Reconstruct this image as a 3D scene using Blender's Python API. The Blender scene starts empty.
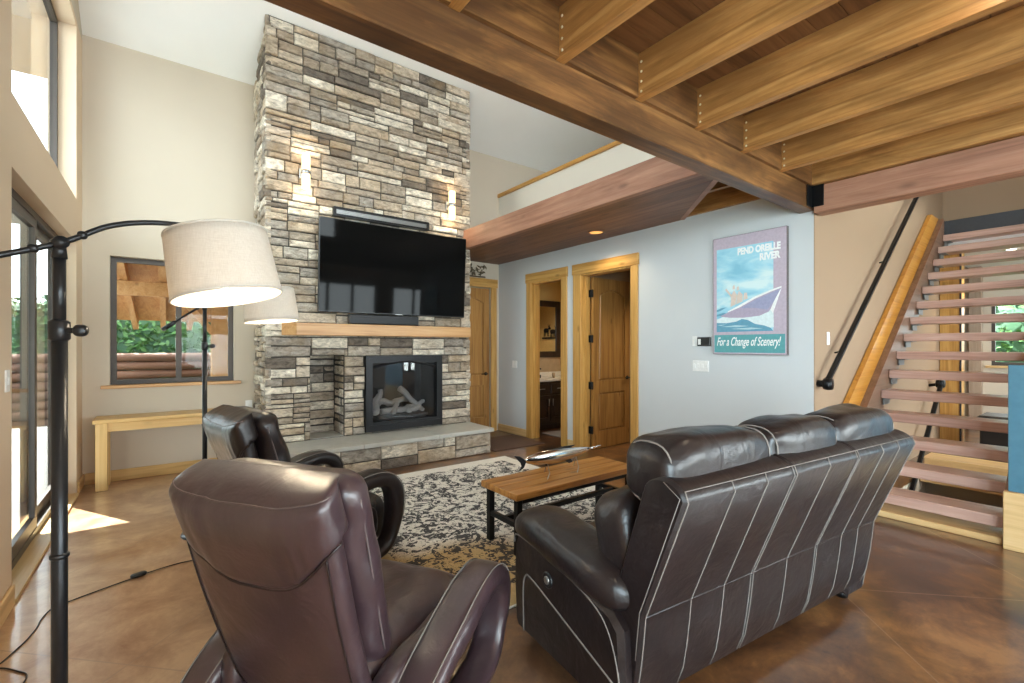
import bpy, math, random
from mathutils import Vector, Matrix, noise
C = bpy.context.scene.collection
S = bpy.context.scene
PI = math.pi
V = Vector
random.seed(7)

# ------------------------------------------------------------------ materials
def node_mat(name):
    m = bpy.data.materials.new(name); m.use_nodes = True
    nt = m.node_tree; b = nt.nodes['Principled BSDF']
    return m, nt, b
def lk(nt, a, b): nt.links.new(a, b)
def ramp(nt, fac, stops, interp='LINEAR'):
    r = nt.nodes.new('ShaderNodeValToRGB'); r.color_ramp.interpolation = interp
    e = r.color_ramp.elements
    while len(e) > 1: e.remove(e[-1])
    e[0].position = stops[0][0]; e[0].color = (*stops[0][1], 1)
    for p, c in stops[1:]:
        k = e.new(p); k.color = (*c, 1)
    lk(nt, fac, r.inputs[0]); return r.outputs[0]
def noise_n(nt, vec, scale, detail=4, rough=.55, dist=0):
    n = nt.nodes.new('ShaderNodeTexNoise'); n.inputs['Scale'].default_value = scale
    n.inputs['Detail'].default_value = detail; n.inputs['Roughness'].default_value = rough
    n.inputs['Distortion'].default_value = dist
    if vec is not None: lk(nt, vec, n.inputs['Vector'])
    return n.outputs[0]
def coords(nt, scale=(1, 1, 1), kind='Object', rot=(0, 0, 0)):
    t = nt.nodes.new('ShaderNodeTexCoord'); mp = nt.nodes.new('ShaderNodeMapping')
    mp.inputs['Scale'].default_value = scale; mp.inputs['Rotation'].default_value = rot
    lk(nt, t.outputs[kind], mp.inputs[0]); return mp.outputs[0]
def bump(nt, b, h, strength=.3, dist=.01):
    n = nt.nodes.new('ShaderNodeBump'); n.inputs['Strength'].default_value = strength
    n.inputs['Distance'].default_value = dist
    lk(nt, h, n.inputs['Height']); lk(nt, n.outputs[0], b.inputs['Normal'])
def mixc(nt, fac, a, b, mode='MIX'):
    n = nt.nodes.new('ShaderNodeMix'); n.data_type = 'RGBA'; n.blend_type = mode
    for s, v in ((0, fac), (6, a), (7, b)):
        if isinstance(v, (int, float)): n.inputs[s].default_value = v
        elif isinstance(v, tuple): n.inputs[s].default_value = (*v, 1)
        else: lk(nt, v, n.inputs[s])
    return n.outputs[2]
def math_n(nt, op, a, b=None):
    n = nt.nodes.new('ShaderNodeMath'); n.operation = op
    for s, v in ((0, a), (1, b)):
        if v is None: continue
        if isinstance(v, (int, float)): n.inputs[s].default_value = v
        else: lk(nt, v, n.inputs[s])
    return n.outputs[0]

def plain(name, col, rough=.5, metal=0, nz=0.0, nscale=40, spec=.5):
    m, nt, b = node_mat(name)
    b.inputs['Roughness'].default_value = rough; b.inputs['Metallic'].default_value = metal
    b.inputs['Specular IOR Level'].default_value = spec
    n = noise_n(nt, coords(nt), nscale, 4)
    k = .07
    c = ramp(nt, n, [(.3, tuple(x*(1-k) for x in col)), (.7, tuple(min(1, x*(1+k)) for x in col))])
    lk(nt, c, b.inputs['Base Color'])
    if nz: bump(nt, b, n, nz, .004)
    return m
def wood(name, dark, mid, light, axis=0, scale=1.0, rough=.42, knots=True, bmp=.15, rnd=.25, blot=0):
    m, nt, b = node_mat(name)
    sc = [9*scale]*3; sc[axis] = .55*scale
    t = nt.nodes.new('ShaderNodeTexCoord')
    oi = nt.nodes.new('ShaderNodeNewGeometry')
    add = nt.nodes.new('ShaderNodeVectorMath'); add.operation = 'ADD'
    comb = nt.nodes.new('ShaderNodeCombineXYZ')
    r9 = math_n(nt, 'MULTIPLY', oi.outputs['Random Per Island'], 13.0)
    for i in range(3): lk(nt, r9, comb.inputs[i])
    lk(nt, t.outputs['Object'], add.inputs[0]); lk(nt, comb.outputs[0], add.inputs[1])
    mp = nt.nodes.new('ShaderNodeMapping'); mp.inputs['Scale'].default_value = sc
    lk(nt, add.outputs[0], mp.inputs[0])
    n1 = noise_n(nt, mp.outputs[0], 1.6, 7, .62, 1.1)
    mp2 = nt.nodes.new('ShaderNodeMapping'); s2 = [60*scale]*3; s2[axis] = 1.4*scale
    mp2.inputs['Scale'].default_value = s2; lk(nt, add.outputs[0], mp2.inputs[0])
    n2 = noise_n(nt, mp2.outputs[0], 1.0, 3, .6)
    f = math_n(nt, 'ADD', math_n(nt, 'MULTIPLY', n1, .72), math_n(nt, 'MULTIPLY', n2, .28))
    c = ramp(nt, f, [(.32, dark), (.48, mid), (.68, light)])
    if blot:
        mpb = nt.nodes.new('ShaderNodeMapping'); sb_ = [3.2*scale]*3; sb_[axis] = .9*scale
        mpb.inputs['Scale'].default_value = sb_; lk(nt, add.outputs[0], mpb.inputs[0])
        nb = noise_n(nt, mpb.outputs[0], 1.3, 6, .65, .4)
        c = mixc(nt, ramp(nt, nb, [(.40, (blot,)*3), (.60, (0, 0, 0))]), c, tuple(x*.5 for x in dark))
    if knots:
        mp3 = nt.nodes.new('ShaderNodeMapping'); s3 = [5.0*scale]*3; s3[axis] = 2.0*scale
        mp3.inputs['Scale'].default_value = s3; lk(nt, add.outputs[0], mp3.inputs[0])
        v = nt.nodes.new('ShaderNodeTexVoronoi'); v.inputs['Scale'].default_value = 1.0
        lk(nt, mp3.outputs[0], v.inputs['Vector'])
        kf = ramp(nt, v.outputs['Distance'], [(.04, (1, 1, 1)), (.13, (0, 0, 0))])
        c = mixc(nt, math_n(nt, 'MULTIPLY', kf, .6), c, tuple(x*.55 for x in dark))
    hs = nt.nodes.new('ShaderNodeHueSaturation'); lk(nt, c, hs.inputs['Color'])
    lk(nt, math_n(nt, 'ADD', math_n(nt, 'MULTIPLY', oi.outputs['Random Per Island'], rnd), 1-rnd/2), hs.inputs['Value'])
    lk(nt, hs.outputs[0], b.inputs['Base Color'])
    b.inputs['Roughness'].default_value = rough
    bump(nt, b, f, bmp, .006)
    return m
def leather(name, c0, c1, rough=.34, coat=.4, spec=.65):
    m, nt, b = node_mat(name)
    co = coords(nt)
    n = noise_n(nt, co, 4.0, 5, .6)
    lk(nt, ramp(nt, n, [(.3, c0), (.7, c1)]), b.inputs['Base Color'])
    lk(nt, ramp(nt, noise_n(nt, co, 9, 4), [(.3, (rough,)*3), (.7, (rough+.1,)*3)]), b.inputs['Roughness'])
    b.inputs['Specular IOR Level'].default_value = spec
    b.inputs['Coat Weight'].default_value = coat; b.inputs['Coat Roughness'].default_value = .3
    w = noise_n(nt, co, 7.0, 3, .5, .8)
    w2 = noise_n(nt, co, 22.0, 3, .55, .6)
    bump(nt, b, math_n(nt, 'ADD', w, math_n(nt, 'MULTIPLY', w2, .22)), .36, .022)
    return m
def emis(name, col, strength):
    m, nt, b = node_mat(name)
    b.inputs['Base Color'].default_value = (*col, 1)
    b.inputs['Emission Color'].default_value = (*col, 1); b.inputs['Emission Strength'].default_value = strength
    return m
def thin_glass(name, tint=(1, 1, 1), refl=1.45):
    m = bpy.data.materials.new(name); m.use_nodes = True
    nt = m.node_tree; nt.nodes.clear()
    o = nt.nodes.new('ShaderNodeOutputMaterial'); mx = nt.nodes.new('ShaderNodeMixShader')
    tr = nt.nodes.new('ShaderNodeBsdfTransparent'); tr.inputs[0].default_value = (*tint, 1)
    gl = nt.nodes.new('ShaderNodeBsdfGlossy'); gl.inputs['Roughness'].default_value = .02
    fr = nt.nodes.new('ShaderNodeLayerWeight'); fr.inputs[0].default_value = .5
    k = (refl-1)**2/(refl+1)**2
    lk(nt, math_n(nt, 'ADD', math_n(nt, 'MULTIPLY', math_n(nt, 'POWER', fr.outputs['Facing'], 5.0), .8*(1-k)), k), mx.inputs[0]); lk(nt, tr.outputs[0], mx.inputs[1]); lk(nt, gl.outputs[0], mx.inputs[2])
    lk(nt, mx.outputs[0], o.inputs[0]); return m

def wall_paint(name, col):
    m, nt, b = node_mat(name)
    n = noise_n(nt, coords(nt), 120, 3)
    lk(nt, ramp(nt, noise_n(nt, coords(nt), 1.5, 3), [(.3, tuple(x*.97 for x in col)), (.7, col)]), b.inputs['Base Color'])
    b.inputs['Roughness'].default_value = .8; b.inputs['Specular IOR Level'].default_value = .25
    return m
M = {}
M['wall'] = wall_paint('wall paint', (.60, .525, .425))
M['wall_cool_lit'] = wall_paint('door wall in cool light', (.61, .635, .65))  # lower part of the door wall, its cooler light put into the colour
M['ceil'] = wall_paint('ceiling paint', (.90, .90, .87))
M['wall_peach'] = wall_paint('peach beige paint', (.74, .59, .435))
M['wall_warm_lit'] = wall_paint('door wall in warm light', (.80, .77, .69))  # upper part of the same door wall, warmer light put into the colour
M['wall_tan'] = wall_paint('tan paint', (.34, .235, .155))
M['white'] = plain('white plastic', (.82, .82, .80), .4)
M['bath'] = wall_paint('ochre paint', (.62, .42, .16))
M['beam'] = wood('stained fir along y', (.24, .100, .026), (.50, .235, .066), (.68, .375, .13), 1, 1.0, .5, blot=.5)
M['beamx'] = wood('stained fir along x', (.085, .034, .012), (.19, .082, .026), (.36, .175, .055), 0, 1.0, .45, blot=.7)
M['fascia'] = wood('reddish fir along y', (.24, .105, .065), (.39, .19, .12), (.50, .28, .185), 1, .8, .5, blot=.3)
M['deck'] = wood('ceiling boards', (.10, .042, .016), (.19, .085, .032), (.27, .13, .05), 0, .9, .55)
M['soffit'] = wood('soffit boards', (.12, .052, .028), (.21, .095, .052), (.30, .145, .08), 1, .8, .5, blot=.4)
M['alder_z'] = wood('knotty alder upright', (.33, .155, .032), (.54, .29, .078), (.66, .40, .13), 2, 1.0, .36)
M['alder_x'] = wood('knotty alder along x', (.33, .155, .032), (.54, .29, .078), (.66, .40, .13), 0, 1.0, .36)
M['alder_y'] = wood('knotty alder along y', (.33, .155, .032), (.54, .29, .078), (.66, .40, .13), 1, 1.0, .36)
M['door'] = wood('alder door', (.22, .095, .022), (.38, .18, .046), (.50, .265, .08), 2, 1.1, .36)
M['mantel'] = wood('mantel fir', (.42, .20, .07), (.56, .30, .12), (.66, .40, .19), 0, .8, .4)
M['pine_x'] = wood('pale pine along x', (.50, .31, .11), (.66, .43, .17), (.75, .53, .25), 0, .8, .4)
M['pine_y'] = wood('pale pine along y', (.50, .31, .13), (.64, .43, .20), (.74, .54, .29), 1, .8, .4)
M['pine_z'] = wood('pale pine upright', (.50, .31, .11), (.66, .43, .17), (.75, .53, .25), 2, .8, .4)
M['tread'] = wood('tread wood', (.34, .19, .15), (.50, .31, .25), (.60, .41, .34), 1, .8, .33)
M['stringer'] = wood('golden stringer', (.40, .15, .022), (.58, .25, .035), (.68, .34, .07), 0, .8, .35)
M['stringer_d'] = wood('brown stringer', (.14, .07, .04), (.22, .12, .075), (.30, .17, .11), 0, .8, .4)
M['tabletop'] = wood('acacia top', (.15, .05, .012), (.42, .185, .045), (.60, .31, .10), 0, .9, .3, rnd=.6)
M['fence'] = wood('log fence', (.06, .026, .014), (.13, .055, .03), (.19, .09, .05), 0, .8, .7)
M['porch'] = wood('porch fir', (.42, .19, .07), (.58, .30, .12), (.68, .40, .18), 1, .8, .6)
M['espresso'] = wood('espresso cabinet', (.014, .008, .006), (.026, .015, .012), (.04, .025, .02), 2, 1, .35, False)
M['leather'] = leather('dark brown leather', (.011, .0075, .0078), (.019, .0125, .0125), .30, .10, .45)
M['leather2'] = leather('oxblood leather', (.036, .020, .024), (.060, .033, .040), .305, .55)
M['stitch'] = plain('pale thread', (.20, .178, .162), .75)
M['seam'] = plain('leather seam', (.13, .10, .10), .4)
M['dthread'] = plain('dark piping and crease shade', (.02, .011, .011), .4)
M['black'] = plain('black metal', (.012, .012, .013), .38, .6)
M['lampmetal'] = plain('oil rubbed bronze', (.03, .032, .036), .33, .6)
M['steel'] = plain('galvanised steel', (.45, .45, .45), .35, .9)
M['darksteel2'] = plain('dull steel', (.22, .22, .22), .5, .6)
M['brass'] = plain('bright nail heads', (.75, .66, .45), .4, .3)
M['silver'] = plain('polished silver', (.72, .71, .69), .14, 1.0)
M['frame'] = plain('bronze window frame', (.075, .060, .052), .45, .2)
M['plastic'] = plain('black plastic', (.010, .010, .011), .35)
M['bluesteel'] = plain('blue steel plate', (.085, .22, .31), .30, .25, .05, 18)
M['darksteel'] = plain('dark steel channel', (.05, .053, .06), .5, .5, .1, 30)
M['glass'] = thin_glass('window glass', (.92, .96, .95), 1.2)
M['fireglass'] = thin_glass('fire glass', (.75, .76, .78), 1.5)
M['shadecloth'] = None
M['shaderim'] = plain('shade rim', (.66, .63, .58), .8)
M['slab'] = plain('hearth slab', (.47, .46, .42), .5, 0, .25, 9)
M['mortar'] = plain('mortar', (.05, .045, .04), .9, 0, .4, 60)
M['mat'] = plain('floor mat', (.105, .060, .043), .85, 0, .5, 180)
M['paint_lilac'] = plain('lilac print', (.50, .42, .50), .55)
M['paint_sky'] = None
M['paint_white'] = plain('white print', (.86, .87, .86), .55)
M['paint_teal'] = plain('teal print', (.10, .34, .36), .55)
M['paint_sea'] = plain('sea print', (.12, .33, .46), .55)
M['paint_hull'] = plain('hull print', (.33, .34, .50), .55)
M['paint_hull2'] = plain('hull shade print', (.42, .36, .47), .55)
M['paint_tan'] = plain('tan print', (.70, .58, .50), .55)
M['mirror'] = plain('mirror', (.9, .9, .9), .02, 1.0)
M['log'] = plain('ceramic log', (.62, .58, .53), .85, 0, .8, 14)
M['firebox'] = plain('firebox black', (.02, .02, .02), .6)
M['ember'] = plain('ember bed', (.04, .036, .034), .95, 0, .9, 60)
M['grass'] = plain('lawn green', (.13, .15, .08), .9, 0, .5, 30)
M['concrete'] = plain('patio concrete', (.12, .115, .11), .8, 0, .2, 8)
M['leaf'] = plain('leaf green', (.05, .13, .03), .6, 0, 0, 6)
M['leaf2'] = plain('conifer green', (.035, .10, .05), .7, 0, 0, 6)
M['shingle'] = plain('grey roofing', (.24, .245, .25), .9, 0, .3, 20)
M['bark'] = plain('bark', (.09, .06, .04), .9, 0, .6, 20)
M['granite'] = plain('countertop', (.70, .67, .62), .25)
M['tile'] = plain('tile splash', (.42, .31, .20), .4, 0, .1, 12)
M['darkmetal_art'] = plain('dark iron', (.02, .018, .016), .5, .5)
M['foliage_brown'] = plain('dried wreath', (.13, .10, .06), .9, 0, .8, 50)

def mk_shade():
    m, nt, b = node_mat('linen shade')
    co = coords(nt, (1, 1, 1))
    w1 = noise_n(nt, coords(nt, (30, 30, 420)), 1.0, 2)
    w2 = noise_n(nt, coords(nt, (300, 300, 20)), 1.0, 2)
    f = math_n(nt, 'ADD', math_n(nt, 'MULTIPLY', w1, .5), math_n(nt, 'MULTIPLY', w2, .5))
    lk(nt, ramp(nt, f, [(.3, (.62, .58, .53)), (.7, (.80, .77, .72))]), b.inputs['Base Color'])
    b.inputs['Roughness'].default_value = .9
    bump(nt, b, f, .25, .003)
    tl = nt.nodes.new('ShaderNodeBsdfTranslucent'); tl.inputs[0].default_value = (.8, .76, .7, 1)
    mx = nt.nodes.new('ShaderNodeMixShader'); mx.inputs[0].default_value = .22
    out = nt.nodes['Material Output']
    lk(nt, b.outputs[0], mx.inputs[1]); lk(nt, tl.outputs[0], mx.inputs[2]); lk(nt, mx.outputs[0], out.inputs[0])
    return m
M['shadecloth'] = mk_shade()
def mk_sky():
    m, nt, b = node_mat('sky print')
    co = coords(nt, (1, 1.3, 3.2), rot=(.5, 0, 0))
    n = noise_n(nt, co, 2.2, 4, .5, .4)
    lk(nt, ramp(nt, n, [(.35, (.22, .52, .68)), (.5, (.36, .66, .78)), (.64, (.66, .82, .84))]), b.inputs['Base Color'])
    b.inputs['Roughness'].default_value = .55; return m
M['paint_sky'] = mk_sky()

def mk_stone():
    m, nt, b = node_mat('ledge stone')
    g = nt.nodes.new('ShaderNodeNewGeometry'); co = coords(nt)
    r = g.outputs['Random Per Island']
    base = ramp(nt, r, [(0, (.17, .15, .135)), (.11, (.36, .32, .275)), (.26, (.48, .415, .34)), (.37, (.33, .31, .29)),
                        (.48, (.56, .51, .45)), (.60, (.43, .405, .375)), (.70, (.68, .655, .60)), (.83, (.36, .31, .26)), (.90, (.74, .72, .67))], 'CONSTANT')
    n = noise_n(nt, coords(nt, (5, 5, 11)), 2.2, 7, .68, .6)
    v = ramp(nt, n, [(.30, (.36, .33, .31)), (.48, (.95, .94, .93)), (.68, (1.5, 1.5, 1.5))])
    c = mixc(nt, 1.0, mixc(nt, 1.0, base, v, 'MULTIPLY'), (1.04, .985, .90), 'MULTIPLY')
    n2 = noise_n(nt, coords(nt), 3.0, 3)
    c = mixc(nt, ramp(nt, n2, [(.5, (0, 0, 0)), (.72, (.5, .5, .5))]), c, (.34, .23, .12))
    lk(nt, c, b.inputs['Base Color']); b.inputs['Roughness'].default_value = .82
    h = math_n(nt, 'ADD', noise_n(nt, co, 13, 8, .7), math_n(nt, 'MULTIPLY', noise_n(nt, co, 60, 4, .6), .3))
    bump(nt, b, h, .9, .03); return m
M['stone'] = mk_stone()

def mk_floor():
    m, nt, b = node_mat('stained concrete')
    co = coords(nt)
    n1 = noise_n(nt, co, .55, 8, .62, .5)
    n2 = noise_n(nt, co, 3.0, 9, .74, .4)
    f = math_n(nt, 'ADD', math_n(nt, 'MULTIPLY', n1, .6), math_n(nt, 'MULTIPLY', n2, .4))
    c = ramp(nt, f, [(.40, (.022, .009, .006)), (.47, (.062, .025, .012)), (.53, (.15, .064, .024)), (.60, (.31, .145, .05))])
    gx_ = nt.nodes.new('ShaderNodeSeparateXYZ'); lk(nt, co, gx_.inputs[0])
    window_glare = ramp(nt, math_n(nt, 'ADD', math_n(nt, 'MULTIPLY', gx_.outputs[0], .33), math_n(nt, 'MULTIPLY', n1, .9)), [(.38, (.80,)*3), (1.0, (0, 0, 0))])  # paler towards the window wall: sun and reflected glare put into the colour
    c = mixc(nt, window_glare, c, mixc(nt, ramp(nt, f, [(.42, (0, 0, 0)), (.58, (1, 1, 1))]), (.36, .15, .06), (.76, .52, .31)))
    # diagonal saw cuts
    sx = nt.nodes.new('ShaderNodeSeparateXYZ'); lk(nt, co, sx.inputs[0])
    def cut(v):
        fr = math_n(nt, 'FRACT', math_n(nt, 'DIVIDE', v, 1.68))
        d = math_n(nt, 'ABSOLUTE', math_n(nt, 'SUBTRACT', fr, .5))
        return math_n(nt, 'LESS_THAN', d, .0032)
    a = cut(math_n(nt, 'ADD', math_n(nt, 'ADD', sx.outputs[0], sx.outputs[1]), 16.8-2.6+.84))
    d = cut(math_n(nt, 'ADD', math_n(nt, 'SUBTRACT', sx.outputs[0], sx.outputs[1]), 16.8+.35))
    line = math_n(nt, 'MAXIMUM', a, d)
    c = mixc(nt, math_n(nt, 'MULTIPLY', line, .45), c, (.30, .20, .14))
    lk(nt, c, b.inputs['Base Color'])
    lk(nt, ramp(nt, n2, [(.3, (.30,)*3), (.7, (.42,)*3)]), b.inputs['Roughness'])
    b.inputs['Specular IOR Level'].default_value = .7
    b.inputs['Coat Weight'].default_value = .8; b.inputs['Coat Roughness'].default_value = .12
    return m
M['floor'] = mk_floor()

def mk_rug():
    m, nt, b = node_mat('patterned rug')
    co = coords(nt)
    n = noise_n(nt, co, 6.5, 4, .6, 1.6)
    n3 = noise_n(nt, co, 20, 4, .6, 1.2)
    v = nt.nodes.new('ShaderNodeTexVoronoi'); v.feature = 'DISTANCE_TO_EDGE'; v.inputs['Scale'].default_value = 9
    wv = nt.nodes.new('ShaderNodeVectorMath'); wv.operation = 'ADD'
    nn = nt.nodes.new('ShaderNodeTexNoise'); nn.inputs['Scale'].default_value = 5; lk(nt, co, nn.inputs['Vector'])
    lk(nt, co, wv.inputs[0]); lk(nt, nn.outputs['Color'], wv.inputs[1]); lk(nt, wv.outputs[0], v.inputs['Vector'])
    motif = math_n(nt, 'MULTIPLY', math_n(nt, 'GREATER_THAN', n, .49), math_n(nt, 'GREATER_THAN', n3, .445))
    vein = math_n(nt, 'LESS_THAN', v.outputs['Distance'], .03)
    big = noise_n(nt, co, .75, 2)
    sp = nt.nodes.new('ShaderNodeSeparateXYZ'); lk(nt, co, sp.inputs[0])
    ex = math_n(nt, 'ABSOLUTE', sp.outputs[0]); ey = math_n(nt, 'ABSOLUTE', sp.outputs[1])
    inside = math_n(nt, 'MULTIPLY', math_n(nt, 'LESS_THAN', ex, 1.08), math_n(nt, 'LESS_THAN', ey, 1.25))
    ink = math_n(nt, 'MULTIPLY', math_n(nt, 'MAXIMUM', motif, math_n(nt, 'MULTIPLY', vein, math_n(nt, 'GREATER_THAN', n3, .5))), inside)
    # bands: gold towards the near-left corner of the weave, cream elsewhere
    gsel = ramp(nt, math_n(nt, 'ADD', math_n(nt, 'MULTIPLY', math_n(nt, 'ADD', sp.outputs[1], math_n(nt, 'MULTIPLY', sp.outputs[0], .8)), -.30), math_n(nt, 'MULTIPLY', big, .5)),
                [(.52, (0, 0, 0)), (.62, (1, 1, 1))])
    base = mixc(nt, n3, (.64, .61, .55), (.93, .90, .85))
    gold = mixc(nt, n3, (.34, .19, .045), (.56, .37, .12))
    base = mixc(nt, math_n(nt, 'MULTIPLY', gsel, .85), base, gold)
    grey = mixc(nt, noise_n(nt, co, 2.5, 2), (.010, .011, .016), (.05, .05, .062))
    c = mixc(nt, math_n(nt, 'MULTIPLY', ink, .93), base, grey)
    lk(nt, c, b.inputs['Base Color']); b.inputs['Roughness'].default_value = .95
    b.inputs['Specular IOR Level'].default_value = .1
    bump(nt, b, noise_n(nt, co, 70, 2, .6), .5, .012); return m
M['rug'] = mk_rug()
def mk_screen():
    m, nt, b = node_mat('tv screen')
    lk(nt, ramp(nt, noise_n(nt, coords(nt), 30, 2), [(0, (.0035,)*3), (1, (.005,)*3)]), b.inputs['Base Color'])
    b.inputs['Roughness'].default_value = .045; b.inputs['Specular IOR Level'].default_value = .07; return m
M['screen'] = mk_screen()
M['warm'] = emis('warm lamp glass', (1.0, .74, .42), 1.7)
M['amberlight'] = emis('amber downlight lens', (1.0, .52, .14), .55)
M['canlight'] = emis('downlight lens', (1.0, .90, .72), 14.0)

# ------------------------------------------------------------------ mesh builder
class MB:
    def __init__(s): s.v = []; s.f = []; s.sm = []
    def add(s, vs, fs, smooth=False, M_=None):
        o = len(s.v)
        s.v += [tuple(M_ @ V(p)) if M_ is not None else tuple(p) for p in vs]
        s.f += [tuple(i+o for i in f) for f in fs]; s.sm += [smooth]*len(fs); return s
    def box(s, x0, x1, y0, y1, z0, z1, bev=0.0, M_=None):
        if bev <= 0:
            vs = [(x, y, z) for x in (x0, x1) for y in (y0, y1) for z in (z0, z1)]
            fs = [(0, 1, 3, 2), (4, 6, 7, 5), (0, 4, 5, 1), (2, 3, 7, 6), (0, 2, 6, 4), (1, 5, 7, 3)]
            return s.add(vs, fs, False, M_)
        bev = min(bev, (x1-x0)*.45, (y1-y0)*.45, (z1-z0)*.45)
        X, Y, Z = (x0, x1), (y0, y1), (z0, z1); vs = []; idx = {}
        for i in (0, 1):
            for j in (0, 1):
                for k in (0, 1):
                    sx, sy, sz = (1-2*i)*bev, (1-2*j)*bev, (1-2*k)*bev
                    idx[i, j, k, 0] = len(vs); vs.append((X[i], Y[j]+sy, Z[k]+sz))
                    idx[i, j, k, 1] = len(vs); vs.append((X[i]+sx, Y[j], Z[k]+sz))
                    idx[i, j, k, 2] = len(vs); vs.append((X[i]+sx, Y[j]+sy, Z[k]))
        fs = []
        for a in (0, 1):
            q = lambda j, k: idx[a, j, k, 0]
            f = (q(0, 0), q(0, 1), q(1, 1), q(1, 0)); fs.append(f if a == 0 else f[::-1])
            q = lambda i, k: idx[i, a, k, 1]
            f = (q(0, 0), q(1, 0), q(1, 1), q(0, 1)); fs.append(f if a == 0 else f[::-1])
            q = lambda i, j: idx[i, j, a, 2]
            f = (q(0, 0), q(0, 1), q(1, 1), q(1, 0)); fs.append(f if a == 0 else f[::-1])
        for a in (0, 1):
            for b_ in (0, 1):
                f = (idx[a, b_, 0, 0], idx[a, b_, 0, 1], idx[a, b_, 1, 1], idx[a, b_, 1, 0]); fs.append(f if a == b_ else f[::-1])
                f = (idx[a, 0, b_, 0], idx[a, 0, b_, 2], idx[a, 1, b_, 2], idx[a, 1, b_, 0]); fs.append(f[::-1] if a == b_ else f)
                f = (idx[0, a, b_, 1], idx[0, a, b_, 2], idx[1, a, b_, 2], idx[1, a, b_, 1]); fs.append(f if a == b_ else f[::-1])
        for i in (0, 1):
            for j in (0, 1):
                for k in (0, 1):
                    f = (idx[i, j, k, 0], idx[i, j, k, 1], idx[i, j, k, 2]); fs.append(f if (i+j+k) % 2 == 0 else f[::-1])
        return s.add(vs, fs, False, M_)
    def bar(s, p0, p1, w, h, up=(0, 0, 1), bev=0.0):
        p0, p1 = V(p0), V(p1); d = p1-p0; L = d.length; x = d/L
        y = V(up).cross(x); y.normalize(); z = x.cross(y)
        m = Matrix(((x.x, y.x, z.x, p0.x), (x.y, y.y, z.y, p0.y), (x.z, y.z, z.z, p0.z), (0, 0, 0, 1)))
        return s.box(0, L, -w/2, w/2, -h/2, h/2, bev, m)
    def rings(s, R, smooth=True, cap=True, closed=False):
        n = len(R[0]); vs = [p for r in R for p in r]; fs = []
        m = len(R)
        for i in range(m if closed else m-1):
            a, b = i*n, ((i+1) % m)*n
            for j in range(n):
                k = (j+1) % n; fs.append((a+j, a+k, b+k, b+j))
        o0 = len(s.f)
        s.add(vs, fs, smooth)
        if cap and not closed:
            s.add(R[0], [tuple(range(n))[::-1]], smooth); s.add(R[-1], [tuple(range(n))], smooth)
        return s
    def tube(s, pts, r, n=10, closed=False, cap=True):
        pts = [V(p) for p in pts]; m = len(pts); R = []; up = None
        for i, p in enumerate(pts):
            if closed: t = pts[(i+1) % m]-pts[i-1]
            else: t = pts[min(i+1, m-1)]-pts[max(i-1, 0)]
            t.normalize()
            if up is None:
                up = V((0, 0, 1)) if abs(t.z) < .9 else V((1, 0, 0))
            a = up - t*up.dot(t); a.normalize(); up = a; b = t.cross(a)
            rr = r[i] if isinstance(r, (list, tuple)) else r
            R.append([p+(a*math.cos(2*PI*j/n)+b*math.sin(2*PI*j/n))*rr for j in range(n)])
        return s.rings(R, True, cap, closed)
    def cyl(s, p0, p1, r0, r1=None, n=20): return s.tube([p0, p1], [r0, r0 if r1 is None else r1], n)
    def lathe(s, prof, c=(0, 0, 0), n=32, M_=None, smooth=True):
        R = []
        for r, z in prof:
            ring = [V((c[0]+r*math.cos(2*PI*j/n), c[1]+r*math.sin(2*PI*j/n), c[2]+z)) for j in range(n)]
            if M_ is not None: ring = [M_ @ p for p in ring]
            R.append(ring)
        return s.rings(R, smooth, True)
    def prism(s, poly, fn, d0, d1, ch=0.0):
        """poly in 2D, fn(u,v,d)->3D, extruded d0..d1, with an optional chamfer at both ends"""
        n = len(poly)
        def inset(k):
            if k == 0: return poly
            out = []
            A = sum(poly[i][0]*poly[(i+1) % n][1]-poly[(i+1) % n][0]*poly[i][1] for i in range(n))
            sg = 1 if A > 0 else -1
            for i in range(n):
                p, q, r = V(poly[i-1]).to_2d(), V(poly[i]).to_2d(), V(poly[(i+1) % n]).to_2d()
                e1 = (q-p).normalized(); e2 = (r-q).normalized()
                n1 = V((-e1.y, e1.x)); n2 = V((-e2.y, e2.x)); b = n1+n2
                b = b/max(.35, (1+n1.dot(n2)))
                out.append(tuple(q+b*k*sg))
            return out
        L = [(d0, 0), (d1, 0)] if ch == 0 else [(d0, ch), (d0+ch, 0), (d1-ch, 0), (d1, ch)]
        R = [[V(fn(u, v, d)) for u, v in inset(k)] for d, k in L]
        return s.rings(R, False, True)
    def sell(s, c, h, e=(.5, .5), nu=28, nv=18, fn=None, M_=None):
        sg = lambda t, p: math.copysign(abs(t)**p, t)
        R = []
        for i in range(nv+1):
            ph = -PI/2+PI*i/nv; ph = max(-PI/2+.02, min(PI/2-.02, ph)); ring = []
            for j in range(nu):
                th = 2*PI*j/nu
                p = V((h[0]*sg(math.cos(ph), e[0])*sg(math.cos(th), e[1]), h[1]*sg(math.cos(ph), e[0])*sg(math.sin(th), e[1]), h[2]*sg(math.sin(ph), e[0])))
                if fn: p = V(fn(p))
                p = p+V(c)
                if M_ is not None: p = M_ @ p
                ring.append(p)
            R.append(ring)
        return s.rings(R, True, True)

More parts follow.
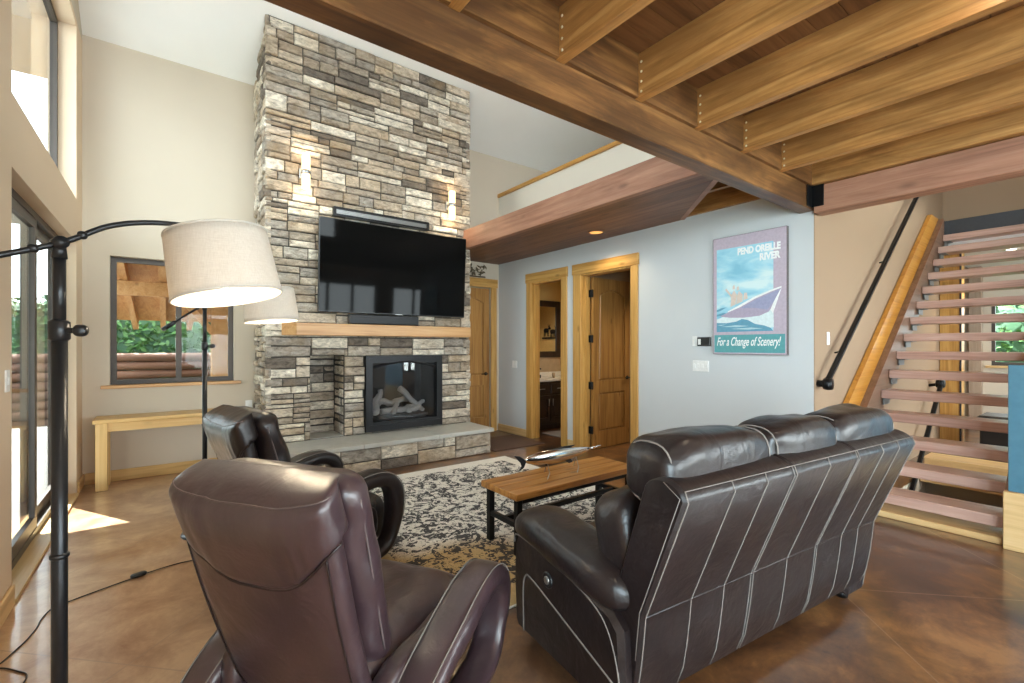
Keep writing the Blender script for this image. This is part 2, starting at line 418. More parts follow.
WM = {}
def world_of(p): return WM.get(p.name, Matrix()) if p else Matrix()
def link(name, mb, mat, parent=None, local=False, fix=True, auto=0):
    me = bpy.data.meshes.new(name)
    me.from_pydata([tuple(v) for v in mb.v], [], mb.f)
    if parent is not None and not local: me.transform(world_of(parent).inverted())
    me.polygons.foreach_set('use_smooth', mb.sm)
    if fix:
        import bmesh
        bm = bmesh.new(); bm.from_mesh(me); bmesh.ops.remove_doubles(bm, verts=bm.verts, dist=1e-5)
        bmesh.ops.recalc_face_normals(bm, faces=bm.faces); bm.to_mesh(me); bm.free()
    if auto:
        me.polygons.foreach_set('use_smooth', [True]*len(me.polygons)); me.set_sharp_from_angle(angle=math.radians(auto))
    me.materials.append(mat); me.update()
    o = bpy.data.objects.new(name, me); C.objects.link(o)
    if parent is not None: o.parent = parent; WM[o.name] = world_of(parent)
    return o
def tag(o, label=None, cat=None, group=None, kind=None):
    if label: o['label'] = label
    if cat: o['category'] = cat
    if group: o['group'] = group
    if kind: o['kind'] = kind
    return o
def thing(name, label, cat, loc=(0, 0, 0), rz=0, group=None):
    o = bpy.data.objects.new(name, None); C.objects.link(o)
    o.location = loc; o.rotation_euler = (0, 0, rz); o.empty_display_size = .1
    WM[o.name] = Matrix.Translation(V(loc)) @ Matrix.Rotation(rz, 4, 'Z')
    return tag(o, label, cat, group)
def solo(name, mb, mat, label, cat, loc=(0, 0, 0), group=None):
    """a thing that is one mesh: built in world coordinates, origin moved to loc"""
    o = link(name, mb, mat); o.data.transform(Matrix.Translation(-V(loc))); o.location = loc
    WM[o.name] = Matrix.Translation(V(loc)); return tag(o, label, cat, group)
def struct(name, mb, mat, parent=None, label=None):
    o = link(name, mb, mat, parent)
    if parent is None: o['kind'] = 'structure'; o['category'] = name.split('_')[0]; o['label'] = label or name
    return o
def struct_root(name, loc, label):
    o = thing(name, label, name.split('_')[0], loc); o['kind'] = 'structure'; return o
def copy_tree(o, parent=None):
    c = o.copy(); C.objects.link(c); c.parent = parent
    for ch in list(o.children): copy_tree(ch, c)
    return c
def plate(mb, u0, u1, v0, v1, holes, fn):
    """a wall as boxes around holes; fn(u0,u1,v0,v1)->box args"""
    us = sorted({u0, u1, *[h for H in holes for h in H[:2]]}); vs = sorted({v0, v1, *[h for H in holes for h in H[2:]]})
    us = [u for u in us if u0 <= u <= u1]; vs = [v for v in vs if v0 <= v <= v1]
    for i in range(len(us)-1):
        st = None
        for j in range(len(vs)-1):
            cu, cv = (us[i]+us[i+1])/2, (vs[j]+vs[j+1])/2
            hole = any(H[0] < cu < H[1] and H[2] < cv < H[3] for H in holes)
            if not hole:
                if st is None: st = vs[j]
            if hole or j == len(vs)-2:
                end = vs[j] if hole else vs[j+1]
                if st is not None: mb.box(*fn(us[i], us[i+1], st, end))
                st = None
    return mb

# ------------------------------------------------------------------ camera (level, two-point perspective)
cam = bpy.data.cameras.new('camera'); co = bpy.data.objects.new('camera', cam); C.objects.link(co)
YAW = math.atan2(512-165, 463.5)
co.location = (0, 0, 1.45); co.rotation_euler = (PI/2, 0, -YAW)
cam.sensor_width = 36; cam.lens = 36*463.5/1024; cam.shift_y = 4.5/1024; cam.clip_start = .05
S.camera = co

# ------------------------------------------------------------------ room shell
LW, BW, RW = -.69, 6.54, 4.61       # left wall, back wall, door wall
RF = -4.2                            # wall behind the camera
FAR = 11.2
# floor with the opening of the flight going down
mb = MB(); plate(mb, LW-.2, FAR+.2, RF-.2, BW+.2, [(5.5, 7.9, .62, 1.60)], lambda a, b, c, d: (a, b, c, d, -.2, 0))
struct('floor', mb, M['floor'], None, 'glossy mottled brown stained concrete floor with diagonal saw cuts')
mb = MB()
for a in ((5.4, 5.5, .52, 1.7), (7.9, 8.0, .52, 1.7), (5.5, 7.9, .52, .62), (5.5, 7.9, 1.60, 1.7)): mb.box(*a, -2.7, -.2)
mb.box(5.4, 8, .5, 1.7, -2.75, -2.7)
struct('wall_stairwell', mb, M['wall'], None, 'beige walls of the stairwell below the open staircase')

# left wall: sliding door + clerestory (sun side)
SD = (3.77, 6.15, 0.0, 2.46); CL = (3.77, 6.15, 2.88, 4.56)
HN = (-3.4, -.9, .5, 2.7)  # unseen window, enlarged so its lamp reaches the joists
mb = MB(); plate(mb, RF-.2, BW+.2, 0, 4.62, [SD, CL, HN, (1.2, 3.0, 3.3, 4.58)], lambda a, b, c, d: (LW-.2, LW, a, b, c, d))
struct('wall_left', mb, M['wall_peach'], None, 'tall cream wall with the sliding glass door and high window')
# back wall with window and door opening
WN = (-.473, .673, 1.03, 2.42); D3 = (3.62, 4.44, 0, 2.44)
mb = MB(); plate(mb, LW-.2, FAR, 0, 4.78, [WN, D3], lambda a, b, c, d: (a, b, BW, BW+.2, c, d))
struct('wall_back', mb, M['wall'], None, 'cream back wall behind the stone chimney')
# door wall
D1 = (4.945, 5.64, 0, 2.44); D2 = (3.688, 4.553, 0, 2.44)
mb = MB(); mb.box(RW, RW+.14, 1.69, BW, 2.96, 4.0)
struct('wall_upper', mb, M['wall_warm_lit'], None, 'half wall above the wooden ledge, warmer light put into its colour')
mb = MB(); plate(mb, 1.69, BW, 0, 2.96, [D1, D2], lambda a, b, c, d: (RW, RW+.14, a, b, c, d))
struct('wall_right', mb, M['wall_cool_lit'], None, 'pale grey wall with two wood trimmed doorways and a poster')
# stair wall going away from the camera
mb = MB(); mb.box(RW+.14, 9.3, 1.69, 1.83, 0, 6.3); mb.box(RW+.004, RW+.14, 1.683, 1.6895, 0, 2.95)
struct('wall_stairs', mb, M['wall_tan'], None, 'tan wall beside the open staircase')
mb = MB(); mb.box(9.3, 9.45, RF, 1.69, 3.12, 6.3)
struct('wall_landing', mb, M['wall_tan'], None, 'tan wall above the top landing of the staircase')
# far wall seen through the treads, with a window
FW = (.25, 1.42, 1.12, 2.25)
mb = MB(); plate(mb, RF-.2, BW+.2, 0, 4.62, [FW], lambda a, b, c, d: (FAR, FAR+.2, a, b, c, d))
struct('wall_far', mb, M['wall'], None, 'cream wall far behind the open stair treads')
# wall behind the camera with big windows
K = [(.2, 2.6, .5, 2.5), (3.4, 5.8, .5, 2.5), (6.4, 8.8, .5, 2.5)]
mb = MB(); plate(mb, LW-.2, FAR, 0, 8.2, K+[(.2, 4.4, 3.6, 5.6)], lambda a, b, c, d: (a, b, RF-.2, RF, c, d))
struct('wall_front', mb, M['wall'], None, 'cream wall behind the viewpoint with large windows')

# sloped ceiling: low over the back wall, rising towards the camera, then down again
zc = lambda y: 4.69+(BW-y)*.68
RY = 1.4
mb = MB()
for (y0, y1, f) in ((RY, BW+.3, zc), (RF-.3, RY, lambda y: zc(RY)-(RY-y)*.30)):
    vs = [(x, y, f(y)+d) for d in (0, .2) for x in (LW-.25, FAR+.3) for y in (y0, y1)]
    mb.add(vs, [(0, 1, 3, 2), (4, 6, 7, 5), (0, 4, 5, 1), (2, 3, 7, 6), (0, 2, 6, 4), (1, 5, 7, 3)])
struct('ceiling', mb, M['ceil'], None, 'white sloped ceiling above the fireplace')
mb = MB()
y0, y1 = RF-.3, BW+.3
for X in (LW-.2, FAR):
    pr = [(y0, 4.62), (BW+.02, 4.62), (BW+.02, zc(BW+.02)), (RY, zc(RY)), (y0, zc(RY)-(RY-y0)*.30)]
    mb.prism(pr, lambda u, v, d, X=X: (X+d, u, v), 0, .2)
struct('wall_gable', mb, M['wall'], None, 'upper gable walls under the sloped ceiling')

# wood cap on the upper door wall
mb = MB(); mb.box(RW-.03, RW+.17, 1.9, BW, 4.0, 4.06, .005)
struct('trim_1', mb, M['alder_y'], None, 'wooden cap rail along the top of the half wall above the ledge')
# baseboards
def baseboard(name, a, label):
    mb = MB()
    for q in a: mb.box(*q, 0, .12, .006)
    struct(name, mb, M['pine_y'] if 'left' in name or 'right' in name else M['pine_x'], None, label)
baseboard('baseboard_left', [(LW, LW+.018, 6.17, BW), (LW, LW+.018, RF, 3.75)], 'light wood baseboard below the sliding door wall')
baseboard('baseboard_back', [(LW+.02, .9, BW-.018, BW)], 'light wood baseboard under the back window')
baseboard('baseboard_right', [(RW-.018, RW, 1.69, 3.58), (RW-.018, RW, 4.67, 4.82), (RW-.018, RW, 5.76, BW)], 'light wood baseboard under the pale grey door wall')

# ------------------------------------------------------------------ timber ceiling over the camera
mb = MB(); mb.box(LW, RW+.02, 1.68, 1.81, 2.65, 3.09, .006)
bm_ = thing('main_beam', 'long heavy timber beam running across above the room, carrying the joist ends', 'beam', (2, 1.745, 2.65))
link('timber', mb, M['beamx'], bm_)
JX = [-.26, .34, .93, 1.525, 2.125, 2.715, 3.30, 3.90]
names = ['eighth', 'seventh', 'sixth', 'fifth', 'fourth', 'third', 'second', 'first']
for i, x in enumerate(JX):
    t = thing('ceiling_joist', 'brown timber ceiling joist overhead, %s one counted from the stair end of the heavy beam' % names[i], 'joist', (x+.045, -1, 2.84), 0, 'exposed ceiling joists')
    mb = MB(); mb.box(x, x+.055, RF, 1.68, 2.84, 3.09, .003); link('timber', mb, M['beam'], t)
    for k in range(4):
        mb = MB(); c = V((x-.0005, 1.636, 2.87+.055*k)); mb.lathe([(.0001, -.003), (.0065, -.0025), (.0075, 0), (.0065, .002), (.0001, .003)], (0, 0, 0), 8, Matrix.Translation(c) @ Matrix.Rotation(PI/2, 4, 'Y'))
        link('nail', mb, M['brass'], t)
mb = MB()
edges = [-.69]+JX+[4.52]
for a, b in zip(edges[:-1], edges[1:]):
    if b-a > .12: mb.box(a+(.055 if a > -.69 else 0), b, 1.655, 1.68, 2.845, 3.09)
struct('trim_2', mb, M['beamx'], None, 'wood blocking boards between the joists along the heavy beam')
mb = MB(); mb.box(4.53, 4.70, RF, 1.66, 2.61, 2.84, .005)
t = thing('edge_beam', 'pinkish brown timber beam at the stair side, running towards the viewpoint above the stairs', 'beam', (4.6, -1, 2.61)); link('timber', mb, M['fascia'], t)
mb = MB(); mb.box(4.48, 4.60, RF, 1.66, 2.845, 3.09, .005); link('rim_joist', mb, M['beam'], t)
mb = MB(); mb.box(4.43, 4.53, 1.668, 1.679, 2.66, 2.845, .002); mb.box(4.521, 4.529, 1.58, 1.679, 2.66, 2.845, .002); link('bracket', mb, M['black'], t)
# boards above the joists
mb = MB()
y = RF
while y < 1.80:
    w = .14; mb.box(LW, 4.70, y, min(y+w-.003, 1.81), 3.09, 3.13); y += w
mb.box(LW, 4.7, RF, 1.81, 3.13, 3.2)
struct('ceiling_boards', mb, M['deck'], None, 'wooden plank ceiling above the exposed joists')
mb = MB(); mb.box(4.70, FAR, RF, .40, 3.0, 3.2); struct('ceiling_stair', mb, M['ceil'], None, 'flat ceiling beyond the staircase')

# ------------------------------------------------------------------ wooden box ledge along the door wall
ld = thing('wood_ledge', 'boxed reddish timber ledge along the top of the pale grey door wall', 'ledge', (4.0, 4.2, 2.85))
mb = MB(); mb.box(3.46, 3.53, 1.812, BW, 2.85, 3.12, .005); link('fascia_board', mb, M['fascia'], ld)
mb = MB()
xs = [3.53+.18*i for i in range(7)]
for a in xs:
    b = min(a+.177, RW-.002)
    if b-a < .02: continue
    f = lambda x: max(1.815, min(3.0, 2.135+(x-3.75)))
    vs = [(a, f(a), 2.853), (b, f(b), 2.853), (b, BW, 2.853), (a, BW, 2.853)]
    mb.add(vs+[(p[0], p[1], 2.875) for p in vs], [(3, 2, 1, 0), (4, 5, 6, 7), (0, 1, 5, 4), (1, 2, 6, 5), (2, 3, 7, 6), (3, 0, 4, 7)])
link('soffit_board', mb, M['soffit'], ld)
mb = MB(); mb.box(3.53, RW-.002, 1.815, BW-.002, 3.085, 3.115); link('top_board', mb, M['soffit'], ld)
mb = MB(); mb.bar((3.46, 1.83, 2.91), (4.60, 2.99, 2.91), .05, .12); link('diagonal_brace', mb, M['fascia'], ld)
mb = MB(); mb.box(RW-.04, RW-.002, 1.815, 3.0, 2.87, 3.08); mb.box(4.16, 4.21, 1.815, 2.6, 2.93, 3.08); link('inner_joist', mb, M['beam'], ld)
# recessed light in the soffit
def downlight(x, y, z, label, power=0, r=.055, sg='recessed lights', mat='canlight', ring='white'):
    t = thing('downlight', label, 'ceiling light', (x, y, z), 0, sg)
    mb = MB(); mb.lathe([(r+.02, 0), (r+.02, -.008), (r, -.01), (r, .0)], (x, y, z), 24); link('trim_ring', mb, M[ring], t)
    mb = MB(); mb.lathe([(.001, -.004), (r-.004, -.004), (r-.004, -.001), (.001, -.001)], (x, y, z), 24); link('lens', mb, M[mat], t)
    if power:
        L = bpy.data.lights.new('downlight_lamp', 'SPOT'); L.energy = power; L.color = (1, .84, .6); L.spot_size = 2.3; L.spot_blend = .6; L.shadow_soft_size = .05
        o = bpy.data.objects.new('downlight_lamp', L); C.objects.link(o); o.location = (x, y, z-.03); o.parent = None
downlight(9.44, 1.0, 2.80, 'small bright round recessed light in the ceiling beyond the stair treads', 60)

# ------------------------------------------------------------------ stone fireplace
FX0, FX1, FY = .895, 3.575, 5.80
fp = thing('stone_fireplace', 'tall stacked-stone fireplace chimney with raised hearth and wooden mantel', 'fireplace', (2.2, 6.1, 0))
NI = (1.375, 1.77, .34, 1.335); IN = (2.02, 3.095, .36, 1.32)
rnd = random.Random(11)
def stone_cells(u0, u1, v0, v1, rnd, band=(.16, .245), chunk=(.24, .60)):
    out = []; v = v0
    while v < v1-.02:
        H = rnd.uniform(*band)
        if v+H > v1-.07: H = v1-v
        u = u0 - rnd.uniform(0, .15)
        while u < u1-.01:
            w = rnd.uniform(*chunk)
            if u+w > u1-.10: w = u1-u
            mode = rnd.random()
            if mode < .14 and w < .34: rows = [1.0]
            elif mode < .88: a = rnd.uniform(.36, .64); rows = [a, 1-a]
            else: a = rnd.uniform(.26, .4); b = rnd.uniform(.26, .4); rows = [a, b, 1-a-b]
            if H < .13: rows = rows[:1] if len(rows) == 1 else [.5, .5]
            vv = v
            for f in rows:
                hh = f*H; parts = [1.0]
                if w > .36 and rnd.random() < .36: q = rnd.uniform(.3, .7); parts = [q, 1-q]
                uu = u
                for g in parts:
                    out.append((max(uu, u0), min(uu+g*w, u1), vv, vv+hh)); uu += g*w
                vv += hh
            u += w
        v += H
    return out
def clip(cells, holes):
    for a, b, c, d in cells:
        pieces = [(a, b, c, d)]
        for h in holes:
            new = []
            for (p, q, r, s) in pieces:
                if q <= h[0] or p >= h[1] or s <= h[2] or r >= h[3]: new.append((p, q, r, s)); continue
                if p < h[0]: new.append((p, h[0], r, s))
                if q > h[1]: new.append((h[1], q, r, s))
                pm, qm = max(p, h[0]), min(q, h[1])
                if r < h[2]: new.append((pm, qm, r, h[2]))
                if s > h[3]: new.append((pm, qm, h[3], s))
            pieces = new
        for p in pieces:
            if p[1]-p[0] > .025 and p[3]-p[2] > .018: yield p
def stones(mb, cells, fn, rnd, dep=(.018, .05), top=None):
    for a, b, c, d in cells:
        if top is not None: d = min(d, top)
        if d-c < .015: continue
        g = .0045; a += g; b -= g; c += g; d -= g
        D = rnd.uniform(*dep); ch = min(.010, (d-c)*.25, (b-a)*.25)
        j = lambda k=.004: rnd.uniform(-k, k)
        nu = max(1, int((b-a)/.09)); nu = min(nu, 5)
        # outline as a grid front: 3 rows across the height
        us = [a]+[a+(b-a)*i/nu+j(.006) for i in range(1, nu)]+[b]
        jb = [j() for _ in us]; jt = [j() for _ in us]
        back = [(u, c+0*jb[i]) for i, u in enumerate(us)], [(u, d) for i, u in enumerate(us)]
        R = []
        lo_e = [(u, c+abs(jb[i])) for i, u in enumerate(us)]; hi_e = [(u, d-abs(jt[i])) for i, u in enumerate(us)]
        def ins(p, k, bottom):
            u, v = p; u2 = min(max(u, a+k), b-k); return (u2, v+(k if bottom else -k))
        rows = [[(p, -.03) for p in lo_e], [(p, D-ch) for p in lo_e], [(ins(p, ch, 1), D+j(.003)) for p in lo_e],
                [((ins(p, ch, 1)[0], (c+d)/2+j(.004)), D+rnd.uniform(-.004, .007)) for p in lo_e],
                [(ins(p, ch, 0), D+j(.003)) for p in hi_e], [(p, D-ch) for p in hi_e], [(p, -.03) for p in hi_e]]
        vs = [fn(p[0], p[1], dd) for row in rows for (p, dd) in row]; n = nu+1; fs = []
        for r in range(6):
            for i in range(nu): fs.append((r*n+i, r*n+i+1, (r+1)*n+i+1, (r+1)*n+i))
        fs.append(tuple(r*n for r in range(7))); fs.append(tuple(r*n+nu for r in range(6, -1, -1)))
        mb.add(vs, fs)
CT = 5.25
front = lambda u, v, d: (u, FY+.03-d, v)
left = lambda u, v, d: (FX0+.03-d, u, v)
right = lambda u, v, d: (FX1-.03+d, u, v)
core = MB()
plate(core, FX0+.03, FX1-.03, 0, 4.69, [(NI[0], NI[1], NI[2], NI[3]), (IN[0], IN[1], IN[2], IN[3])], lambda a, b, c, d: (a, b, FY+.02, BW, c, d))
# wedge up to the slope
vs = [(x, y, z) for x in (FX0+.03, FX1-.03) for (y, z) in ((FY+.02, 4.69), (BW, 4.69), (FY+.02, zc(FY+.02)))]
core.add(vs, [(0, 1, 2), (3, 5, 4), (0, 2, 5, 3), (1, 4, 5, 2), (0, 3, 4, 1)])
core.box(NI[0]-.02, NI[1]+.02, 6.24, 6.40, NI[2], NI[3]); core.box(IN[0], IN[1], 6.30, 6.45, .36, 1.32)
link('chimney_core', core, M['mortar'], fp)
st = MB()
rnd = random.Random(5)
topz = zc(FY)-.02
stones(st, clip(stone_cells(FX0, FX1, .34, topz, rnd), [NI, IN]), front, rnd)
stones(st, stone_cells(FY+.0, BW, 0, 4.70, rnd, chunk=(.2, .4)), left, rnd)
stones(st, stone_cells(FY+.0, BW, 0, 4.70, rnd, chunk=(.2, .4)), right, rnd)
# fill of the side wedge under the slope
for side in (left, right):
    z = 4.70
    while z < topz-.03:
        ymax = BW-(z+.1-4.69)/.68
        if ymax-FY > .06: stones(st, [(FY, ymax, z, z+.1)], side, rnd)
        z += .1
# niche lining
stones(st, stone_cells(NI[0], NI[1], NI[2], NI[3], rnd), lambda u, v, d: (u, 6.24-d, v), rnd, (.0, .02))
stones(st, stone_cells(FY+.04, 6.22, NI[2], NI[3], rnd), lambda u, v, d: (NI[0]-.03+d, u, v), rnd, (.03, .04))
stones(st, stone_cells(FY+.04, 6.22, NI[2], NI[3], rnd), lambda u, v, d: (NI[1]+.03-d, u, v), rnd, (.03, .04))
link('chimney_stone', st, M['stone'], fp)
# hearth
HX0, HX1, HY = FX0-.0, 3.545, 5.22
hb = MB(); hb.box(HX0+.03, HX1-.03, HY+.02, FY+.05, 0, .285)
hearth = link('hearth', hb, M['mortar'], fp)
hs = MB()
stones(hs, stone_cells(HX0, HX1, 0, .285, rnd, band=(.285, .286), chunk=(.3, .55)), lambda u, v, d: (u, HY+.03-d, v), rnd, (.02, .04))
stones(hs, stone_cells(HY, FY, 0, .285, rnd, band=(.285, .286), chunk=(.25, .4)), lambda u, v, d: (HX1-.03+d, u, v), rnd, (.02, .04))
stones(hs, stone_cells(HY, FY, 0, .285, rnd, band=(.285, .286), chunk=(.25, .4)), lambda u, v, d: (HX0+.03-d, u, v), rnd, (.02, .04))
link('hearth_stone', hs, M['stone'], hearth)
sl = MB()
for a, b in ((HX0-.03, 1.8), (1.803, 2.75), (2.753, HX1+.035)): sl.box(a, b, HY-.035, FY+.03, .287, .338, .006)
sl.box(NI[0]-.01, NI[1]+.01, FY+.03, 6.23, .29, .346)
link('hearth_slab', sl, M['slab'], hearth)
# mantel: solid timber with a canted left end
mt = MB()
mt.prism([(1.06, FY-.01), (1.175, 5.58), (3.45, 5.58), (3.45, FY-.01)], lambda u, v, d: (u, v, d), 1.572, 1.712, .006)
link('mantel', mt, M['mantel'], fp)
# fireplace insert
ins = MB()
x0, x1, z0, z1 = IN
plate(ins, x0, x1, z0, z1, [(x0+.085, x1-.085, z0+.12, z1-.09)], lambda a, b, c, d: (a, b, 5.755, FY+.02, c, d))
ins.box(x0+.04, x1-.04, 5.745, 5.757, z1-.045, z1-.025); ins.box(x0+.04, x1-.04, 5.745, 5.757, z0+.07, z0+.085)
insert = link('fireplace_insert', ins, M['black'], fp)
a = MB(); pts = []
for i in range(15):
    f = i/14; pts.append((x0+.10+f*(x1-x0-.2), 5.752, z1-.155+.075*math.sin(PI*f)))
a.tube(pts, .012, 8); link('arched_trim', a, M['black'], insert)
bx = MB(); plate(bx, x0+.06, x1-.06, z0+.12, z1-.08, [], lambda a, b, c, d: (a, b, 6.28, 6.30, c, d))
bx.box(x0+.06, x0+.08, 5.82, 6.28, z0+.12, z1-.08); bx.box(x1-.08, x1-.06, 5.82, 6.28, z0+.12, z1-.08)
bx.box(x0+.06, x1-.06, 5.82, 6.28, z1-.1, z1-.08)
link('firebox', bx, M['firebox'], insert)
em = MB(); em.sell((2.56, 6.03, z0+.14), (.42, .2, .05), (.8, .6), fn=lambda p: p+V((0, 0, .02*noise.noise(p*22)))); link('ember_bed', em, M['ember'], insert)
def logm(p0, p1, r, seed):
    mb = MB(); n = 9; p0, p1 = V(p0), V(p1); pts = []; rs = []
    for i in range(n):
        f = i/(n-1); q = p0.lerp(p1, f)+V((noise.noise(V((f*3, seed, 0))), noise.noise(V((f*3, seed, 5))), noise.noise(V((f*3, seed, 9)))))*.05
        pts.append(q); rs.append(r*(1-.3*f)*(1+.25*noise.noise(V((f*6, seed, 2)))))
    mb.tube(pts, rs, 12); return link('log', mb, M['log'], insert)
logm((2.20, 6.00, .54), (2.34, 6.12, .86), .05, 1); logm((2.30, 5.98, .56), (2.86, 6.02, .60), .055, 2)
logm((2.28, 6.10, .66), (2.75, 6.14, .70), .05, 3); logm((2.62, 6.12, .86), (2.92, 5.98, .54), .045, 4)
logm((2.42, 5.92, .545), (2.58, 6.0, .72), .035, 5); logm((2.66, 5.92, .54), (2.96, 6.06, .66), .04, 6)
gl = MB(); gl.box(x0+.09, x1-.09, 5.80, 5.804, z0+.14, z1-.09); link('glass_pane', gl, M['fireglass'], insert)
# wall sconces
def sconce(x, z, label):
    t = thing('wall_sconce', label, 'wall lamp', (x, FY-.03, z), 0, 'chimney sconces')
    mb = MB(); mb.box(x-.055, x+.055, FY-.045, FY-.015, z-.06, z+.06, .004); mb.cyl((x, FY-.045, z), (x, FY-.10, z), .012); link('wall_plate', mb, M['steel'], t)
    mb = MB(); mb.lathe([(.047, -.022), (.05, -.02), (.05, .02), (.047, .022)], (x, FY-.105, z), 24); link('band', mb, M['steel'], t)
    for a, b in ((.022, .19), (-.19, -.022)):
        mb = MB(); mb.lathe([(.001, a), (.043, a), (.045, a+.004), (.045, b-.004), (.043, b), (.001, b)], (x, FY-.105, z), 24); link('glass_shade', mb, M['warm'], t)
    L = bpy.data.lights.new('sconce_lamp', 'POINT'); L.energy = 1.3; L.color = (1, .70, .38); L.shadow_soft_size = .06
    for s in (.23, -.23):
        o = bpy.data.objects.new('sconce_lamp', L); C.objects.link(o); o.location = (x, FY-.13, z+s)
sconce(1.30, 3.45, 'glowing glass cylinder sconce on the stone, above the screen on the window side')
sconce(3.215, 3.42, 'glowing glass cylinder sconce on the stone, above the screen on the doorway side')
# tv, tilted a little forward
tv = thing('television', 'large black flat television mounted on the stone chimney above the mantel', 'television', (2.42, 5.66, 1.84))
Mt = Matrix.Translation(V((2.42, 5.665, 2.405))) @ Matrix.Rotation(math.radians(3.0), 4, 'X')
mb = MB(); mb.box(-.99, .99, -.01, .035, -.555, .555, .008, Mt); link('housing', mb, M['plastic'], tv)
mb = MB(); mb.box(-.98, .98, -.0125, -.0095, -.54, .545, 0, Mt); link('screen', mb, M['screen'], tv)
mb = MB(); mb.box(-.3, .3, .03, .075, -.25, .25, .01, Mt); mb.box(2.2, 2.64, 5.70, 5.82, 2.25, 2.6); link('mount', mb, M['black'], tv)
mb = MB(); mb.box(-.05, .05, -.0135, -.0115, -.552, -.546, 0, Mt); link('badge', mb, M['steel'], tv)
sb = thing('soundbar', 'narrow black soundbar lying on the wooden mantel under the television', 'speaker', (2.23, 5.67, 1.712))
mb = MB(); mb.box(1.77, 2.67, 5.60, 5.70, 1.714, 1.838, .012); link('cabinet', mb, M['plastic'], sb)
mb = MB(); mb.box(1.785, 2.655, 5.595, 5.602, 1.724, 1.828, .003); link('grille', mb, M['black'], sb)
vt = thing('vent_grille', 'long black slotted vent grille in the stone above the television', 'vent', (2.25, 5.75, 3.0))
mb = MB(); plate(mb, 1.62, 2.88, 3.02, 3.13, [(1.65, 2.85, 3.045, 3.105)], lambda a, b, c, d: (a, b, 5.725, 5.80, c, d)); link('frame', mb, M['black'], vt)
mb = MB()
for k in range(3): mb.box(1.65, 2.85, 5.74, 5.79, 3.055+.018*k, 3.063+.018*k)
link('slat', mb, M['steel'], vt)

# ------------------------------------------------------------------ windows & doors
w1 = struct_root('window_1', (.1, BW, 1.03), 'dark framed two-pane window in the back wall above the narrow table')
x0, x1, z0, z1 = WN
mb = MB(); plate(mb, x0, x1, z0, z1, [(x0+.05, .10, z0+.05, z1-.05), (.155, x1-.05, z0+.05, z1-.05)], lambda a, b, c, d: (a, b, BW+.09, BW+.15, c, d))
link('window_frame', mb, M['frame'], w1)
mb = MB(); mb.box(x0+.04, .11, BW+.11, BW+.114, z0+.04, z1-.04); mb.box(.145, x1-.04, BW+.125, BW+.129, z0+.04, z1-.04); link('window_pane', mb, M['glass'], w1)
mb = MB(); mb.box(x0-.07, x1+.07, BW-.06, BW+.09, z0-.035, z0, .005); link('window_sill', mb, M['mantel'], w1)

w2 = struct_root('window_2', (LW, 5, CL[2]), 'tall bright high window above the sliding door')
y0, y1, z0, z1 = CL
mb = MB(); plate(mb, y0, y1, z0, z1, [(y0+.05, y1-.05, z0+.05, z1-.05)], lambda a, b, c, d: (LW-.18, LW-.13, a, b, c, d)); link('window_frame', mb, M['frame'], w2)
mb = MB(); mb.box(LW-.158, LW-.154, y0+.04, y1-.04, z0+.04, z1-.04); link('window_pane', mb, M['glass'], w2)

d4 = struct_root('door_4', (LW, 5, 0), 'sliding glass door with dark frame in the tall cream wall')
y0, y1, z0, z1 = SD
mb = MB(); plate(mb, y0, y1, .02, z1, [(y0+.05, y1-.05, .07, z1-.05)], lambda a, b, c, d: (LW-.19, LW-.09, a, b, c, d)); link('door_frame', mb, M['frame'], d4)
for (a, b, X) in ((y0+.04, 5.02, LW-.13), (4.93, y1-.04, LW-.17)):
    mb = MB(); plate(mb, a, b, .06, z1-.04, [(a+.075, b-.075, .16, z1-.12)], lambda p, q, c, d: (X, X+.035, p, q, c, d)); s_ = link('sliding_panel', mb, M['frame'], d4)
    mb = MB(); mb.box(X+.015, X+.019, a+.07, b-.07, .15, z1-.11); link('glass_pane', mb, M['glass'], s_)
mb = MB(); mb.box(LW-.088, LW-.06, 3.86, 3.89, .95, 1.2, .006); link('pull_handle', mb, M['black'], d4)
mb = MB(); mb.box(LW-.2, LW+.02, y0, y1, -.0, .022, .004); link('threshold', mb, M['pine_y'], d4)
# window on the near part of the side wall, and those behind the camera
w4 = struct_root('window_4', (LW, -2, .9), 'unseen side window behind the viewpoint, enlarged to light the joists')
def simple_win(root, u0, u1, v0, v1, fn, mull=1):
    hs = []; w = (u1-u0)/(mull+1)
    for i in range(mull+1): hs.append((u0+w*i+.045, u0+w*(i+1)-.045, v0+.06, v1-.06))
    mb = MB(); plate(mb, u0, u1, v0, v1, hs, lambda a, b, c, d: fn(a, b, c, d, 0, .06)); link('window_frame', mb, M['frame'], root)
    mb = MB(); mb.box(*fn(u0+.04, u1-.04, v0+.05, v1-.05, .028, .032)); link('window_pane', mb, M['glass'], root)
simple_win(w4, *HN, lambda a, b, c, d, p, q: (LW-.16+p, LW-.16+q, a, b, c, d))
w8 = struct_root('window_8', (LW, 2.1, 3.4), 'upper side window above the viewpoint')
simple_win(w8, 1.2, 3.0, 3.3, 4.58, lambda a, b, c, d, p, q: (LW-.16+p, LW-.16+q, a, b, c, d))
for i, k in enumerate(K+[(.2, 4.4, 3.6, 5.6)]):
    w = struct_root('window_%d' % (5+i if i < 3 else 9), (k[0], RF, k[2]), 'large window behind the viewpoint, number %s from the sliding door side' % ('one', 'two', 'three', 'four')[i])
    simple_win(w, *k, lambda a, b, c, d, p, q: (a, b, RF-.12+p, RF-.12+q, c, d), 2)
w3 = struct_root('window_3', (FAR, .8, 1.12), 'dark framed window far behind the open stair treads')
simple_win(w3, *FW, lambda a, b, c, d, p, q: (FAR+p+.02, FAR+q+.02, a, b, c, d))
